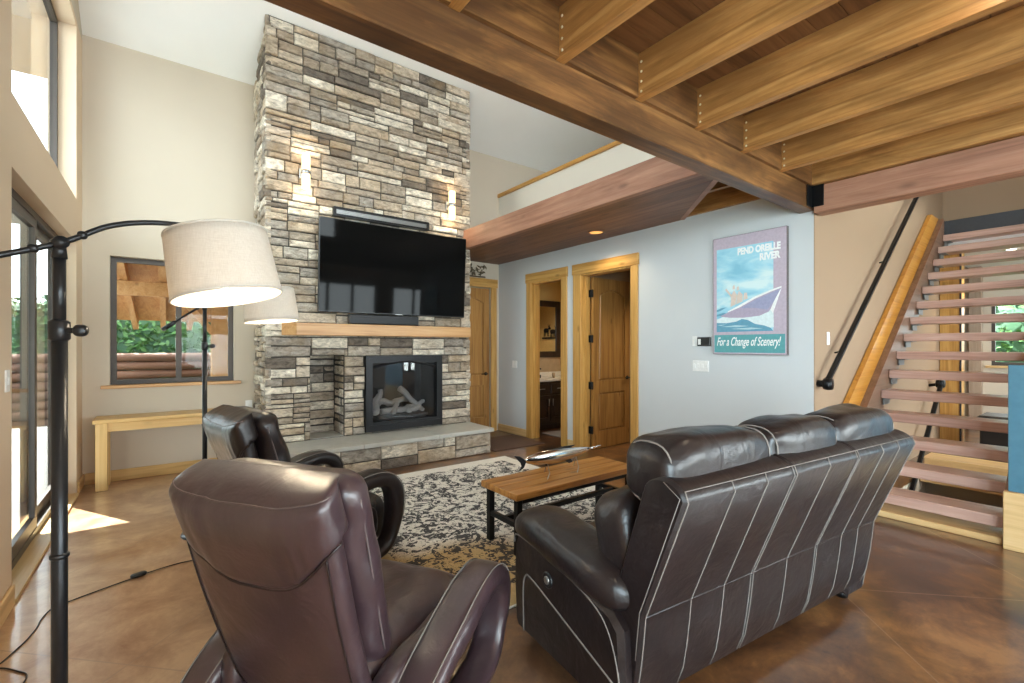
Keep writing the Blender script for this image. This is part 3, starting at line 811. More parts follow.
mb = MB(); mb.box(FAR-.06, FAR+.02, FW[0]-.05, FW[1]+.06, FW[2]-.04, FW[2], .004); link('window_sill', mb, M['pine_y'], w3)

def casing_y(root, y0, y1, top, X, side=-1, wl=.115, wr=.115, hh=.145):
    """casing on a wall of constant X facing -x"""
    for (a, b) in ((y1, y1+wl), (y0-wr, y0)):
        mb = MB(); mb.box(X-.022, X, a, b, 0, top, .003); link('casing', mb, M['alder_z'], root)
    mb = MB(); mb.box(X-.03, X, y0-wr-.012, y1+wl+.012, top, top+hh, .003); link('head_casing', mb, M['alder_y'], root)
    mb = MB()
    for (a, b) in ((y0, y0+.022), (y1-.022, y1)): mb.box(X-.005, X+.145, a, b, 0, top-.022)
    mb.box(X-.005, X+.145, y0, y1, top-.022, top)
    for (a, b) in ((y0+.022, y0+.034), (y1-.034, y1-.022)): mb.box(X+.05, X+.10, a, b, 0, top-.022)
    link('jamb', mb, M['alder_z'], root)
d1 = struct_root('door_1', (RW, 5.29, 0), 'open doorway with alder casing into the bathroom with the dark vanity')
casing_y(d1, D1[0], D1[1], 2.44, RW)
d2 = struct_root('door_2', (RW, 4.1, 0), 'wide doorway with alder casing and an arched-panel door swung open')
casing_y(d2, D2[0], D2[1], 2.44, RW, wl=.15, wr=.10)

def panel_door(root, org, ux, w, hgt, th, handle_u, matd):
    """two-panel arched alder door leaf: org hinge-bottom, ux width direction, face normal = ux x z"""
    ux = V(ux); nz = V((0, 0, 1)); nn = ux.cross(nz)
    def fn(u, v, d): return V(org)+ux*u+nz*v+nn*d
    st_ = .115; mid = (.78, .95); bot = .24; topb = hgt-.15; rise = .09
    core = MB(); core.prism([(0, 0), (w, 0), (w, hgt), (0, hgt)], fn, -th/2+.016, th/2-.016)
    leaf = link('door_leaf', core, matd, root)
    for sgn in (1, -1):
        fr = MB()
        dd = (th/2-.018, th/2) if sgn > 0 else (-th/2, -th/2+.018)
        fr.prism([(0, 0), (st_, 0), (st_, hgt), (0, hgt)], fn, *dd); fr.prism([(w-st_, 0), (w, 0), (w, hgt), (w-st_, hgt)], fn, *dd)
        fr.prism([(st_, 0), (w-st_, 0), (w-st_, bot), (st_, bot)], fn, *dd)
        fr.prism([(st_, mid[0]), (w-st_, mid[0]), (w-st_, mid[1]), (st_, mid[1])], fn, *dd)
        arc = [(st_+(w-2*st_)*i/14, topb-rise+rise*math.sin(PI*i/14)) for i in range(15)]
        for i in range(14):
            fr.prism([arc[i], arc[i+1], (arc[i+1][0], hgt), (arc[i][0], hgt)], fn, *dd)
        link('stile_and_rail', fr, matd, leaf)
        pn = MB(); e = .022
        d2_ = (th/2-.017, th/2-.003) if sgn > 0 else (-th/2+.003, -th/2+.017)
        lo = [(st_+e, bot+e), (w-st_-e, bot+e), (w-st_-e, mid[0]-e), (st_+e, mid[0]-e)]
        up = [(st_+e, mid[1]+e), (w-st_-e, mid[1]+e)]+[(u, v-e) for u, v in arc[::-1] if st_+e <= u <= w-st_-e]
        pn.prism(lo, fn, *d2_, .007); pn.prism(up, fn, *d2_, .007)
        link('raised_panel', pn, matd, leaf)
    hd = MB()
    for sgn in (1, -1):
        p = fn(handle_u, .97, sgn*th/2); q = fn(handle_u, .97, sgn*(th/2+.05))
        hd.cyl(p, p.lerp(q, .15), .03, .028); hd.cyl(p, q, .011)
        e = fn(handle_u-(.11 if handle_u > w/2 else -.11), .97, sgn*(th/2+.05)); hd.cyl(q, e, .010, .008)
    link('lever_handle', hd, M['black'], root)
    return fn
panel_door(d2, (RW+.16, D2[1]-.045, .01), (1, .05, 0), .83, 2.40, .044, .77, M['door'])
for z in (.28, .9, 1.55, 2.18):
    mb = MB(); mb.box(RW+.115, RW+.165, D2[1]-.07, D2[1]-.02, z-.05, z+.05, .003); mb.cyl((RW+.135, D2[1]-.075, z-.055), (RW+.135, D2[1]-.075, z+.055), .009, None, 10); link('hinge', mb, M['black'], d2)
d3 = struct_root('door_3', (4.03, BW, 0), 'closed arched-panel alder door in the corner beside the chimney')
mb = MB(); mb.box(D3[1], D3[1]+.115, BW-.022, BW, 0, 2.44, .003); link('casing', mb, M['alder_z'], d3)
mb = MB(); mb.box(3.60, D3[0], BW-.022, BW, 0, 2.44); link('casing', mb, M['alder_z'], d3)
mb = MB(); mb.box(3.60, D3[1]+.13, BW-.03, BW, 2.44, 2.585, .003); link('head_casing', mb, M['alder_x'], d3)
panel_door(d3, (D3[0]+.01, BW+.05, .01), (1, 0, 0), .80, 2.41, .044, .73, M['door'])
# wreath on the door head
wr = MB(); rr = random.Random(3)
for i in range(46):
    a = rr.uniform(0, 2*PI); c = V((4.10+rr.uniform(-.20, .20), BW-.05+rr.uniform(-.02, .015), 2.70+rr.uniform(-.07, .09)))
    d = V((math.cos(a), .2*math.sin(a*3), math.sin(a)))*rr.uniform(.05, .09)
    p = [c-d*.5, c, c+d*.5]; wr.tube(p, [.002, rr.uniform(.008, .016), .002], 6)
wr.cyl((3.90, BW-.045, 2.60), (4.30, BW-.045, 2.605), .012)
solo('dried_arrangement', wr, M['foliage_brown'], 'dried leafy arrangement lying on the head casing of the corner door', 'decoration', (4.10, BW-.05, 2.587))

# ------------------------------------------------------------------ rooms behind the doorways
mb = MB(); mb.box(RW+.14, 7.0, 4.66, 4.74, 0, 2.9)
mb2 = MB(); mb2.box(RW+.14, 7.0, 4.64, 4.658, 0, 2.72); struct('wall_bedroom_side', mb2, M['wall_tan'], None, 'tan side wall of the room behind the open door')
struct('wall_bath', mb, M['bath'], None, 'ochre partition wall of the bathroom')
mb = MB(); mb.box(6.9, 7.0, 4.74, BW, 0, 2.9); mb.box(RW+.14, 6.9, BW-.01, BW, 0, 2.9)
struct('wall_bath_end', mb, M['bath'], None, 'ochre end walls of the bathroom')
mb = MB(); mb.box(RW+.14, 8.2, 1.83, BW, 2.72, 2.9)
struct('ceiling_rooms', mb, M['ceil'], None, 'ceiling of the rooms behind the doorways')
mb = MB(); mb.box(8.0, 8.2, 1.83, 4.66, 0, 2.72)
struct('wall_bedroom', mb, M['wall'], None, 'beige wall of the room behind the open door')
va = thing('vanity', 'dark espresso bathroom vanity with pale top seen through the narrow doorway', 'cabinet', (5.6, 6.25, 0))
mb = MB(); mb.box(4.9, 6.6, 6.02, 6.52, .10, .84, .004); mb.box(4.93, 6.6, 6.08, 6.5, 0, .10); link('carcass', mb, M['espresso'], va)
mb = MB(); mb.box(4.88, 6.62, 5.99, 6.525, .84, .875, .004); mb.box(4.88, 6.62, 6.505, 6.525, .875, .97); link('countertop', mb, M['granite'], va)
for i in range(4):
    a = 4.93+.405*i
    fr = MB(); plate(fr, a, a+.385, .16, .60, [(a+.06, a+.325, .22, .54)], lambda p, q, c, d: (p, q, 6.0, 6.02, c, d)); fr.box(a+.08, a+.305, 6.008, 6.02, .24, .52, .004); dd = link('cabinet_door', fr, M['espresso'], va)
    h = MB(); hx = a+.35 if i % 2 == 0 else a+.035; h.cyl((hx, 5.985, .42), (hx, 5.985, .54), .006, None, 8); link('pull', h, M['steel'], dd)
    fr = MB(); fr.box(a, a+.385, 6.0, 6.02, .63, .80, .006); dd = link('drawer', fr, M['espresso'], va)
    h = MB(); h.cyl((a+.13, 5.985, .715), (a+.255, 5.985, .715), .006, None, 8); link('pull', h, M['steel'], dd)
mb = MB(); mb.tube([(5.35, 6.40, .875), (5.35, 6.40, 1.02), (5.35, 6.36, 1.06), (5.35, 6.29, 1.04)], .012, 10); mb.cyl((5.27, 6.40, .875), (5.27, 6.40, .93), .012); mb.cyl((5.43, 6.40, .875), (5.43, 6.40, .93), .012)
link('faucet', mb, M['lampmetal'], va)
for (x, r, h, nm, mk, lb) in ((5.20, .028, .13, 'soap_bottle', 'darkmetal_art', 'dark soap bottle on the vanity counter beside the faucet'), (5.62, .03, .09, 'tumbler', 'tile', 'small brown tumbler standing on the vanity counter')):
    mb = MB(); mb.lathe([(r*.9, 0), (r, .01), (r, h*.7), (r*.45, h*.82), (r*.4, h), (.001, h)] if nm == 'soap_bottle' else [(r*.8, 0), (r, h), (r*.85, h), (r*.7, .01), (.001, .01)], (x, 6.25, .876), 16)
    solo(nm, mb, M[mk], lb, 'toiletry', (x, 6.25, .876))
mr = thing('wall_mirror', 'black framed mirror hanging above the bathroom vanity', 'mirror', (5.35, 6.52, 1.26))
mb = MB(); plate(mb, 4.95, 6.02, 1.24, 2.29, [(5.06, 5.91, 1.35, 2.18)], lambda a, b, c, d: (a, b, 6.50, 6.53, c, d)); link('frame', mb, M['espresso'], mr)
mb = MB(); mb.box(5.05, 5.92, 6.515, 6.522, 1.34, 2.19); link('mirror_glass', mb, M['mirror'], mr)
art = MB(); rr = random.Random(9)
for c in ((5.12, 1.80), (5.34, 1.77)):
    art.sell((6.885, c[0], c[1]), (.012, .085, .05), (.8, .8), 14, 8)
    for k in (-.06, -.025, .035, .07): art.cyl((6.885, c[0]+k, c[1]-.02), (6.885, c[0]+k*1.1, c[1]-.135), .009, .007, 8)
    art.sell((6.885, c[0]+.11, c[1]+.045), (.012, .04, .026), (.8, .8), 12, 8)
    for k in (-.045, 0, .045): art.cyl((6.885, c[0]+.10, c[1]+.06), (6.885, c[0]+.10+k, c[1]+.13), .007, .004, 6)
art.box(6.878, 6.892, 4.98, 5.50, 1.61, 1.645)
solo('metal_wall_art', art, M['darkmetal_art'], 'dark metal animal silhouettes on the ochre bathroom end wall, seen in the mirror', 'wall art', (6.885, 5.24, 1.6))
mb = MB(); mb.box(4.86, 6.62, 6.522, 6.53, .97, 1.24); struct('trim_3', mb, M['tile'], None, 'tan tile backsplash above the bathroom counter')
bmat = MB(); bmat.box(5.0, 5.9, 5.35, 5.85, .002, .014, .005)
solo('bath_mat', bmat, plain('grey mat', (.28, .26, .26), .95, 0, .6, 150), 'grey bath mat on the floor in front of the dark vanity', 'mat', (5.45, 5.6, .002))

# ------------------------------------------------------------------ poster
po = thing('poster', 'vintage-style river boat poster on wood panel hanging on the pale grey wall', 'poster', (RW-.02, 2.27, 1.366))
PF = lambda u, v, d: V((RW-.04-d, 2.608-.714*u, 1.366+1.191*v))
mb = MB(); mb.prism([(0, 0), (1, 0), (1, 1), (0, 1)], PF, -.04, -.001); link('panel_edge', mb, plain('dark panel edge', (.12, .10, .10), .6), po)
mb = MB(); mb.prism([(.004, .003), (.996, .003), (.996, .997), (.004, .997)], PF, -.002, 0); link('panel_face', mb, M['paint_lilac'], po)
def flat(name, polys, mat, d, label=None):
    mb = MB()
    for p in polys: mb.prism(p, PF, 0.0, d)
    o = link(name, mb, mat, po)
    return o
flat('sky_print', [[(.055, .19), (.835, .19), (.835, .60), (.835, .90), (.055, .90)]], M['paint_sky'], .0006)
flat('foam_print', [[(.055, .30), (.20, .33), (.34, .36), (.6, .47), (.835, .52), (.835, .40), (.84, .22), (.6, .2), (.055, .2)]], plain('foam print', (.70, .80, .82), .55), .0009)
flat('wave_print', [[(.055, .19), (.835, .19), (.80, .215), (.72, .235), (.6, .25), (.5, .285), (.42, .295), (.34, .275), (.2, .265), (.055, .27)], [(.055, .34), (.16, .355), (.23, .345), (.12, .33), (.055, .325)], [(.055, .38), (.12, .395), (.2, .40), (.1, .37), (.055, .365)]], M['paint_sea'], .0012)
flat('wave_light_print', [[(.12, .235), (.34, .245), (.52, .235), (.36, .228)], [(.25, .215), (.55, .222), (.7, .212), (.5, .205)], [(.06, .25), (.2, .255), (.12, .244)]], plain('pale wave print', (.42, .62, .68), .55), .0015)
hull = [(.10, .325), (.22, .355), (.40, .395), (.60, .455), (.80, .50), (.935, .525), (.93, .50), (.86, .42), (.78, .345), (.66, .315), (.45, .305), (.25, .31)]
flat('hull_print', [hull], M['paint_hull2'], .0016)
flat('hull_bow_print', [[(.40, .385), (.60, .445), (.80, .49), (.92, .515), (.84, .42), (.76, .36), (.60, .38)]], M['paint_hull'], .0019)
flat('hull_trim_print', [[(.22, .355), (.40, .395), (.60, .455), (.80, .50), (.935, .525), (.935, .537), (.80, .515), (.58, .468), (.38, .41), (.22, .365)], [(.80, .36), (.84, .42), (.92, .51), (.935, .52), (.88, .42), (.83, .33)]], M['paint_white'], .0021)
flat('passenger_print', [[(.26, .40), (.33, .42), (.35, .50), (.31, .54), (.27, .50)], [(.34, .42), (.43, .44), (.43, .50), (.38, .53), (.35, .49)], [(.44, .45), (.50, .46), (.49, .51), (.45, .51)], [(.18, .55), (.20, .56), (.29, .49), (.27, .48)], [(.35, .535), (.385, .54), (.375, .57), (.35, .565)], [(.29, .545), (.325, .55), (.315, .585), (.29, .575)]], M['paint_tan'], .0018)
flat('band_print', [[(.02, .015), (.98, .015), (.98, .165), (.02, .165)]], M['paint_teal'], .0008)
def text_mesh(body, size, u_l, u_r, v_b, v_t, d, name, mat, shear=0, bold=0, parent=po, F=None, ext=.0015):
    cu = bpy.data.curves.new('t', 'FONT'); cu.body = body; cu.size = 1; cu.shear = shear; cu.offset = bold; cu.extrude = .5
    o = bpy.data.objects.new('t', cu); C.objects.link(o)
    dg = bpy.context.evaluated_depsgraph_get(); me = bpy.data.meshes.new_from_object(o.evaluated_get(dg))
    C.objects.unlink(o); bpy.data.objects.remove(o); bpy.data.curves.remove(cu)
    xs = [v.co.x for v in me.vertices]; ys = [v.co.y for v in me.vertices]
    x0, x1, y0, y1 = min(xs), max(xs), min(ys), max(ys); mb = MB()
    vs = []
    for v in me.vertices:
        u = u_l+(v.co.x-x0)/(x1-x0)*(u_r-u_l); w = v_b+(v.co.y-y0)/(y1-y0)*(v_t-v_b)
        vs.append(tuple((F or PF)(u, w, d+(v.co.z+.5)*ext)))
    mb.add(vs, [tuple(p.vertices) for p in me.polygons])
    bpy.data.meshes.remove(me)
    return link(name, mb, mat, parent, fix=False)
text_mesh('PEND OREILLE', 1, .36, .925, .828, .888, .0008, 'title_lettering', M['paint_white'], 0, .05)
text_mesh('RIVER', 1, .66, .925, .758, .818, .0008, 'title_lettering', M['paint_white'], 0, .05)
text_mesh('For a Change of Scenery!', 1, .06, .93, .05, .145, .0010, 'slogan_lettering', M['paint_white'], .35, .012)

# switches, thermostat, outlets
def plate_thing(name, label, cat, x, y, z, w, h, face, toggles, group=None, mat='white'):
    """face: 'x' on a wall facing -x (w along y), 'X' on one facing +x, 'y' on one facing -y"""
    t = thing(name, label, cat, (x, y, z-h/2), 0, group)
    def bx(mb, a, b, c, d, p, q, bev=.002):
        if face == 'x': mb.box(x-q, x-p, y+a, y+b, z+c, z+d, bev)
        elif face == 'X': mb.box(x+p, x+q, y+a, y+b, z+c, z+d, bev)
        else: mb.box(x+a, x+b, y-q, y-p, z+c, z+d, bev)
    mb = MB(); bx(mb, -w/2, w/2, -h/2, h/2, 0, .008); link('wall_plate', mb, M[mat], t)
    for k in range(toggles):
        c = -w/2+w*(k+.5)/toggles
        mb = MB(); bx(mb, c-.012, c+.012, -.022, .022, .008, .014); link('switch' if 'switch' in name else 'socket', mb, M['white'], t)
    return t
plate_thing('light_switch', 'white four-gang light switch plate on the pale grey wall below the poster', 'switch', RW, 2.77, 1.235, .185, .115, 'x', 4)
plate_thing('light_switch', 'single white wall plate beside the small black device near the poster', 'switch', RW, 2.84, 1.50, .055, .11, 'x', 1)
plate_thing('light_switch', 'white light switch plate between the corner door and the bathroom doorway', 'switch', RW, 6.08, 1.15, .13, .115, 'x', 2)
plate_thing('light_switch', 'white switch plate on the cream wall just before the sliding door', 'switch', LW, 3.66, 1.26, .07, .12, 'X', 1)
plate_thing('wall_outlet', 'white outlet on the back wall under the narrow pine table', 'outlet', -.17, BW, .62, .12, .07, 'y', 2)
plate_thing('wall_outlet', 'white outlet on the back wall beside the right end of the pine table', 'outlet', .83, BW, .72, .075, .12, 'y', 1)
plate_thing('light_switch', 'narrow white plate on the tan stair wall beside the handrail', 'switch', 4.93, 1.69, 1.52, .05, .12, 'y', 1)
th = thing('thermostat', 'small black wall device beside the lower left corner of the poster', 'thermostat', (RW, 2.72, 1.45))
mb = MB(); mb.box(RW-.03, RW, 2.65, 2.80, 1.45, 1.545, .006); link('body', mb, M['plastic'], th)
mb = MB(); mb.box(RW-.033, RW-.029, 2.755, 2.785, 1.465, 1.525); link('display', mb, M['white'], th)

# ------------------------------------------------------------------ staircase
N_T = 16; gx = .265; TX = lambda k: 4.94+gx*(k-2); TZ = lambda k: .2*k-.21
sc_ = thing('staircase', 'open-riser timber staircase with thick treads rising beside the tan wall', 'staircase', (6.7, 1.1, 0))
for k in range(2, N_T+1):
    mb = MB(); mb.box(TX(k), TX(k)+.285, .562, 1.57, TZ(k)-.085, TZ(k), .006); link('tread', mb, M['tread'], sc_)
    br = MB(); br.box(TX(k)+.03, TX(k)+.22, 1.50, 1.56, TZ(k)-.094, TZ(k)-.086); br.box(TX(k)+.03, TX(k)+.22, 1.55, 1.56, TZ(k)-.155, TZ(k)-.086)
    link('bracket', br, M['darksteel2'], sc_)
gt = lambda x: .755*x-3.09
mb = MB(); mb.prism([(4.75, gt(4.75)-.31), (4.75, gt(4.75)), (8.397, 3.25), (8.755, 3.25), (8.755, gt(8.755)-.31)], lambda u, v, d: (u, d, v), 1.636, 1.681)
link('skirt_board', mb, M['stringer'], sc_)
for (a, b) in ((1.572, 1.634), (.50, .560)):
    mb = MB(); mb.prism([(4.88, 0), (4.88, gt(4.88)-.28), (8.75, gt(8.75)-.28), (8.75, gt(8.75)-.72), ((3.09+.72)/.755, 0)], lambda u, v, d: (u, d, v), a, b)
    link('stringer', mb, M['stringer_d'], sc_)
mb = MB(); mb.box(4.875, 5.25, .562, 1.57, .001, .05, .004); link('foot_plate', mb, M['pine_y'], sc_)
ln = MB(); ln.box(8.76, 8.84, .42, 1.685, 3.0, 3.2, .004); ln.box(8.84, 9.295, .42, 1.685, 3.105, 3.2)
link('landing_edge', ln, M['darksteel'], sc_)
mb = MB(); mb.box(8.86, FAR, .42, 1.689, 2.80, 3.1); mb.box(9.45, FAR, 1.83, BW, 2.9, 3.1)
struct('ceiling_landing', mb, M['ceil'], None, 'pale ceiling under the top landing behind the treads')
mb = MB(); mb.box(7.86, 7.93, .60, 1.62, -.15, .012, .004); mb.box(7.93, 8.3, .60, 1.62, .001, .012)
struct('trim_4', mb, M['pine_y'], None, 'light wood nosing at the edge of the stairwell')
for k in range(5):
    mb = MB(); mb.box(7.58-.27*k, 7.87-.27*k, .63, 1.59, -.245-.2*k, -.195-.2*k, .005)
    t = link('lower_tread', mb, M['pine_y'], sc_)
# curb + steel guard at the right end of the stair
gd = thing('stair_guard', 'blue steel guard panel on a pale wood curb at the foot of the staircase', 'railing', (4.92, .1, 0))
mb = MB(); mb.box(4.80, 4.872, -.6, .55, 0, .41, .004); mb.box(4.874, 5.45, .38, .495, 0, .41, .004); link('curb', mb, M['pine_y'], gd)
mb = MB(); mb.box(4.815, 4.83, -.6, .526, .415, 1.315, .003); link('steel_panel', mb, M['bluesteel'], gd)
mb = MB(); mb.box(4.83, 4.865, .47, .525, .41, 1.31); mb.box(4.83, 4.865, -.6, -.55, .41, 1.31); link('post', mb, M['stringer'], gd)
# hand rails
hr = thing('handrail', 'black handrail climbing the tan wall above the stair skirt', 'handrail', (4.7, 1.62, 1.1))
hz = lambda x: 1.17+.765*(x-4.70)
mb = MB(); mb.bar((4.66, 1.60, hz(4.66)), (8.6, 1.60, hz(8.6)), .045, .04, bev=.01); link('rail', mb, M['black'], hr)
mb = MB(); mb.lathe([(.001, -.035), (.05, -.03), (.055, 0), (.05, .03), (.001, .035)], (0, 0, 0), 20, Matrix.Translation(V((4.68, 1.60, 1.115))) @ Matrix.Rotation(PI/2, 4, 'X')); mb.cyl((4.68, 1.60, 1.115), (4.68, 1.69, 1.115), .03)
link('end_bracket', mb, M['black'], hr)
for x in (5.1, 6.4, 7.7):
    mb = MB(); mb.tube([(x, 1.60, hz(x)-.02), (x, 1.61, hz(x)-.07), (x, 1.69, hz(x)-.09)], .008, 8); link('bracket', mb, M['black'], hr)
h2 = thing('handrail', 'black handrail beneath the treads, descending beside the lower flight', 'handrail', (8.4, 1.58, 0))
mb = MB(); mb.bar((8.5, 1.56, .92), (5.9, 1.56, -1.28), .05, .045, bev=.01); link('rail', mb, M['black'], h2)
mb = MB(); mb.sell((8.53, 1.57, .93), (.07, .05, .06), (.6, .6), 14, 8); mb.cyl((8.53, 1.57, .93), (8.53, 1.69, .9), .02); link('end_bracket', mb, M['black'], h2)
# things beyond the treads
mb = MB(); mb.box(9.1, 9.29, 1.45, 1.685, 0, 2.80, .005); 
pt = thing('wood_post', 'upright golden timber post behind the stair treads', 'post', (9.2, 1.57, 0)); link('timber', mb, M['alder_z'], pt)
mb = MB(); mb.box(9.09, 9.10, 1.45, 1.47, 0, 2.8); link('edge_strip', mb, M['darksteel'], pt)
mb = MB(); mb.box(FAR-.12, FAR, 1.52, 1.68, 0, 2.8, .005); struct('trim_5', mb, wood('taupe trim', (.28, .19, .13), (.36, .26, .19), (.42, .32, .24), 2, 1, .5), None, 'taupe upright trim beside the far window')
db = thing('storage_bench', 'low black bench standing against the far wall behind the stair treads', 'bench', (9.0, .9, 0))
mb = MB(); mb.box(8.75, 9.25, .45, 1.22, .10, .42, .02); link('body', mb, M['plastic'], db)
mb = MB(); mb.box(8.72, 9.28, .42, 1.25, .42, .52, .03); link('seat_pad', mb, M['leather'], db)
for (a, b) in ((8.78, .48), (8.78, 1.16), (9.19, .48), (9.19, 1.16)):
    mb = MB(); mb.box(a, a+.04, b, b+.04, 0, .10); link('leg', mb, M['black'], db)
# ------------------------------------------------------------------ sofa
def wr(amp, sc, seed=0, ax=(1, 1, 1)):
    def f(p):
        q = V((p.x*sc*ax[0]+seed, p.y*sc*ax[1]+seed*.7, p.z*sc*ax[2]-seed))
        return p+p.normalized()*amp*(noise.noise(q)+.5*noise.noise(q*2.3))
    return f
def spline(pts, n=6, closed=False):
    out = []; P = [V(p) for p in pts]; m = len(P)
    for i in range(m if closed else m-1):
        g = lambda k: P[k % m] if closed else P[max(0, min(m-1, k))]
        a, b, c, d = g(i-1), g(i), g(i+1), g(i+2)
        for k in range(n):
            t = k/n; out.append(.5*((2*b)+(c-a)*t+(2*a-5*b+4*c-d)*t*t+(3*b-a-3*c+d)*t**3))
    if not closed: out.append(P[-1])
    return out
SO = thing('reclining_sofa', 'dark brown leather three-seat reclining sofa seen from behind, pale stitching', 'sofa', (2.265, .775, 0), math.radians(-5.8))
def sp(name, mb, mat, parent=SO, auto=0):
    return link(name, mb, M[mat] if isinstance(mat, str) else mat, parent, local=True, auto=auto)
W2 = .915
prof = [(.0, .93)]+[(.085-.085*math.cos(t)+.02*t/PI, .935+.065*math.sin(t)) for t in [PI*k/12 for k in range(13)]]+[(.36, .42), (.40, .10), (.25, .10), (.222, .18), (.205, .28), (.192, .38), (.183, .47), (.092, .70)]
prof = [p for i, p in enumerate(prof) if i == 0 or (V(p)-V(prof[i-1])).length > .004] if False else prof[1:]
secs = [(-W2, -.256), (-.250, .276), (.282, W2)]
def rear_y(z):
    P = [(.0, .95), (.185, .47), (.205, .28), (.25, .10)]
    for (a, b), (c, d) in zip(P[:-1], P[1:]):
        if d <= z <= b: return a+(c-a)*(b-z)/(b-d)
    return 0
for (a, b) in secs:
    mb = MB(); mb.prism(prof, lambda u, v, d: (d, u, v), a, b, .012)
    bs = sp('back_panel', mb, 'leather', auto=38)
for x in (-W2+1.83*.143, -W2+1.83*.255, -W2+1.83*.511, -W2+1.83*.791, -W2+1.83*.89, -W2+.012, W2-.012, -.262, -.244, .27, .288):
    for dx in (0,):
        mb = MB(); pts = [(x+dx, .012, .972), (x+dx, -.0015, .935), (x+dx, .0905, .70), (x+dx, .1815, .47), (x+dx, .1905, .38), (x+dx, .2035, .28), (x+dx, .2205, .18), (x+dx, .2485, .105)]
        mb.tube(pts, .0025, 6); sp('stitch_line', mb, 'stitch', bs)
mb = MB(); mb.tube([(-W2+.01, .183, .47), (W2-.01, .183, .47)], .004, 6); sp('seam', mb, 'dthread', bs)
mb = MB(); mb.tube([(-W2+.01, .012, .970), (W2-.01, .012, .970)], .002, 6); sp('stitch_line', mb, 'stitch', bs)
for s in (-1, 1):
    mb = MB(); mb.tube([(s*(W2+.001), .09, .985), (s*(W2+.001), .022, .945), (s*(W2+.001), .20, .48), (s*(W2+.001), .22, .30)], .002, 6); sp('stitch_line', mb, 'stitch', bs)
# head pillows, back pillows, seats, foot panels: three seats
seat_x = [(-.90, -.27), (-.25, .275), (.295, .90)]
for i, (a, b) in enumerate(seat_x):
    c = (a+b)/2; h = (b-a)/2
    def pil(p, i=i):
        p = V(p); q = V((p.x*6+i*9, p.y*7, p.z*7)); k = abs(p.x)/h
        n_ = noise.noise(q)*.014+noise.noise(V((p.x*3+i, p.y*16, p.z*16)))*.012*k
        return p+V((0, p.y, p.z)).normalized()*n_
    mb = MB(); mb.sell((c, .19, .99), (h+.012, .128, .135), (.55, .42), 40, 26, pil, None); 
    hp = sp('head_pillow', mb, 'leather')
    for s in (-1, 1):
        ring = []
        for j in range(24):
            t = 2*PI*j/24; sg = lambda v, e: math.copysign(abs(v)**e, v)
            ring.append((c+s*h*.93,   .19+.107*sg(math.cos(t), .75), .99+.113*sg(math.sin(t), .75)))
        mb = MB(); mb.tube(ring, .0035, 6, True); sp('piping', mb, 'stitch', hp)
    mb = MB(); R_ = Matrix.Translation(V((c, .375, .66))) @ Matrix.Rotation(math.radians(-17), 4, 'X')
    mb.sell((0, 0, 0), (h, .115, .21), (.5, .45), 36, 20, wr(.012, 6, i), R_); sp('back_cushion', mb, 'leather')
    mb = MB(); mb.sell((c, .68, .40), (h+.005, .31, .105), (.4, .35), 36, 16, wr(.010, 6, i+4)); sp('seat_cushion', mb, 'leather')
    mb = MB(); mb.sell((c, .93, .27), (h, .07, .19), (.35, .35), 30, 14, wr(.006, 6, i+8)); sp('foot_panel', mb, 'leather')
mb = MB(); mb.box(-.74, .74, .30, .92, .07, .30, .02); sp('base_frame', mb, 'leather')
for s in (-1, 1):
    AW = W2+.05; x0, x1 = (s*AW, s*(AW-.21)); a, b = min(x0, x1), max(x0, x1)
    pf = [(.255, .055), (.955, .055), (.985, .09), (1.0, .30), (.99, .47), (.96, .535), (.55, .50), (.30, .445), (.245, .40), (.235, .2)]
    mb = MB(); mb.prism(pf, lambda u, v, d: (d, u, v), a, b, .02); ap = sp('arm_panel', mb, 'leather', auto=38)
    xo = s*(AW+.0005)
    mb = MB(); mb.tube(spline([(xo, .90, .07), (xo, .905, .26), (xo, .885, .34), (xo, .82, .345), (xo, .55, .27), (xo, .27, .19)], 5), .0045, 6); sp('stitch_line', mb, 'stitch', ap)
    mb = MB(); mb.tube(spline([(xo, .985, .47), (xo, .95, .515), (xo, .62, .485), (xo, .40, .44), (xo, .30, .36), (xo, .25, .2), (xo, .262, .06)], 5), .0035, 6); sp('stitch_line', mb, 'stitch', ap)
    R = []
    for k in range(25):
        f = k/24; y = .235+.80*f; e = max(.03, (1-abs(2*f-1)**5))**.5
        zc_ = .50+.075*min(1, f*1.5)-.045*max(0, (f-.8)/.2)**2; hw = .135*e; hh = .092*e; ring = []
        for j in range(24):
            t = 2*PI*j/24; sg = lambda v, q: math.copysign(abs(v)**q, v)
            p = V((s*(AW-.095)+hw*sg(math.cos(t), .8), y, zc_+hh*sg(math.sin(t), .8)))
            q = V((p.x*5, p.y*6, p.z*5+s)); p.z += noise.noise(q)*.010; p.x += noise.noise(q+V((9, 2, 1)))*.008
            ring.append(p)
        R.append(ring)
    mb = MB(); mb.rings(R); sp('arm_pillow', mb, 'leather')
    # power button on the outer side of the arm
    Mx = Matrix.Translation(V((s*(AW+.001), .70, .40))) @ Matrix.Rotation(s*PI/2, 4, 'Y')
    mb = MB(); mb.lathe([(.036, -.004), (.036, .003), (.030, .007), (.024, .004), (.001, .004)], (0, 0, 0), 24, Mx); bt = sp('control_button', mb, 'lampmetal')
    mb = MB(); mb.lathe([(.018, .0), (.018, .009), (.012, .011), (.001, .011)], (0, 0, 0), 20, Mx); sp('button_cap', mb, 'steel', bt)
for x in (-.85, .85):
    for y in (.32, .9):
        mb = MB(); mb.lathe([(.03, .001), (.035, .02), (.03, .06)], (x, y, 0), 12); sp('foot', mb, 'black')

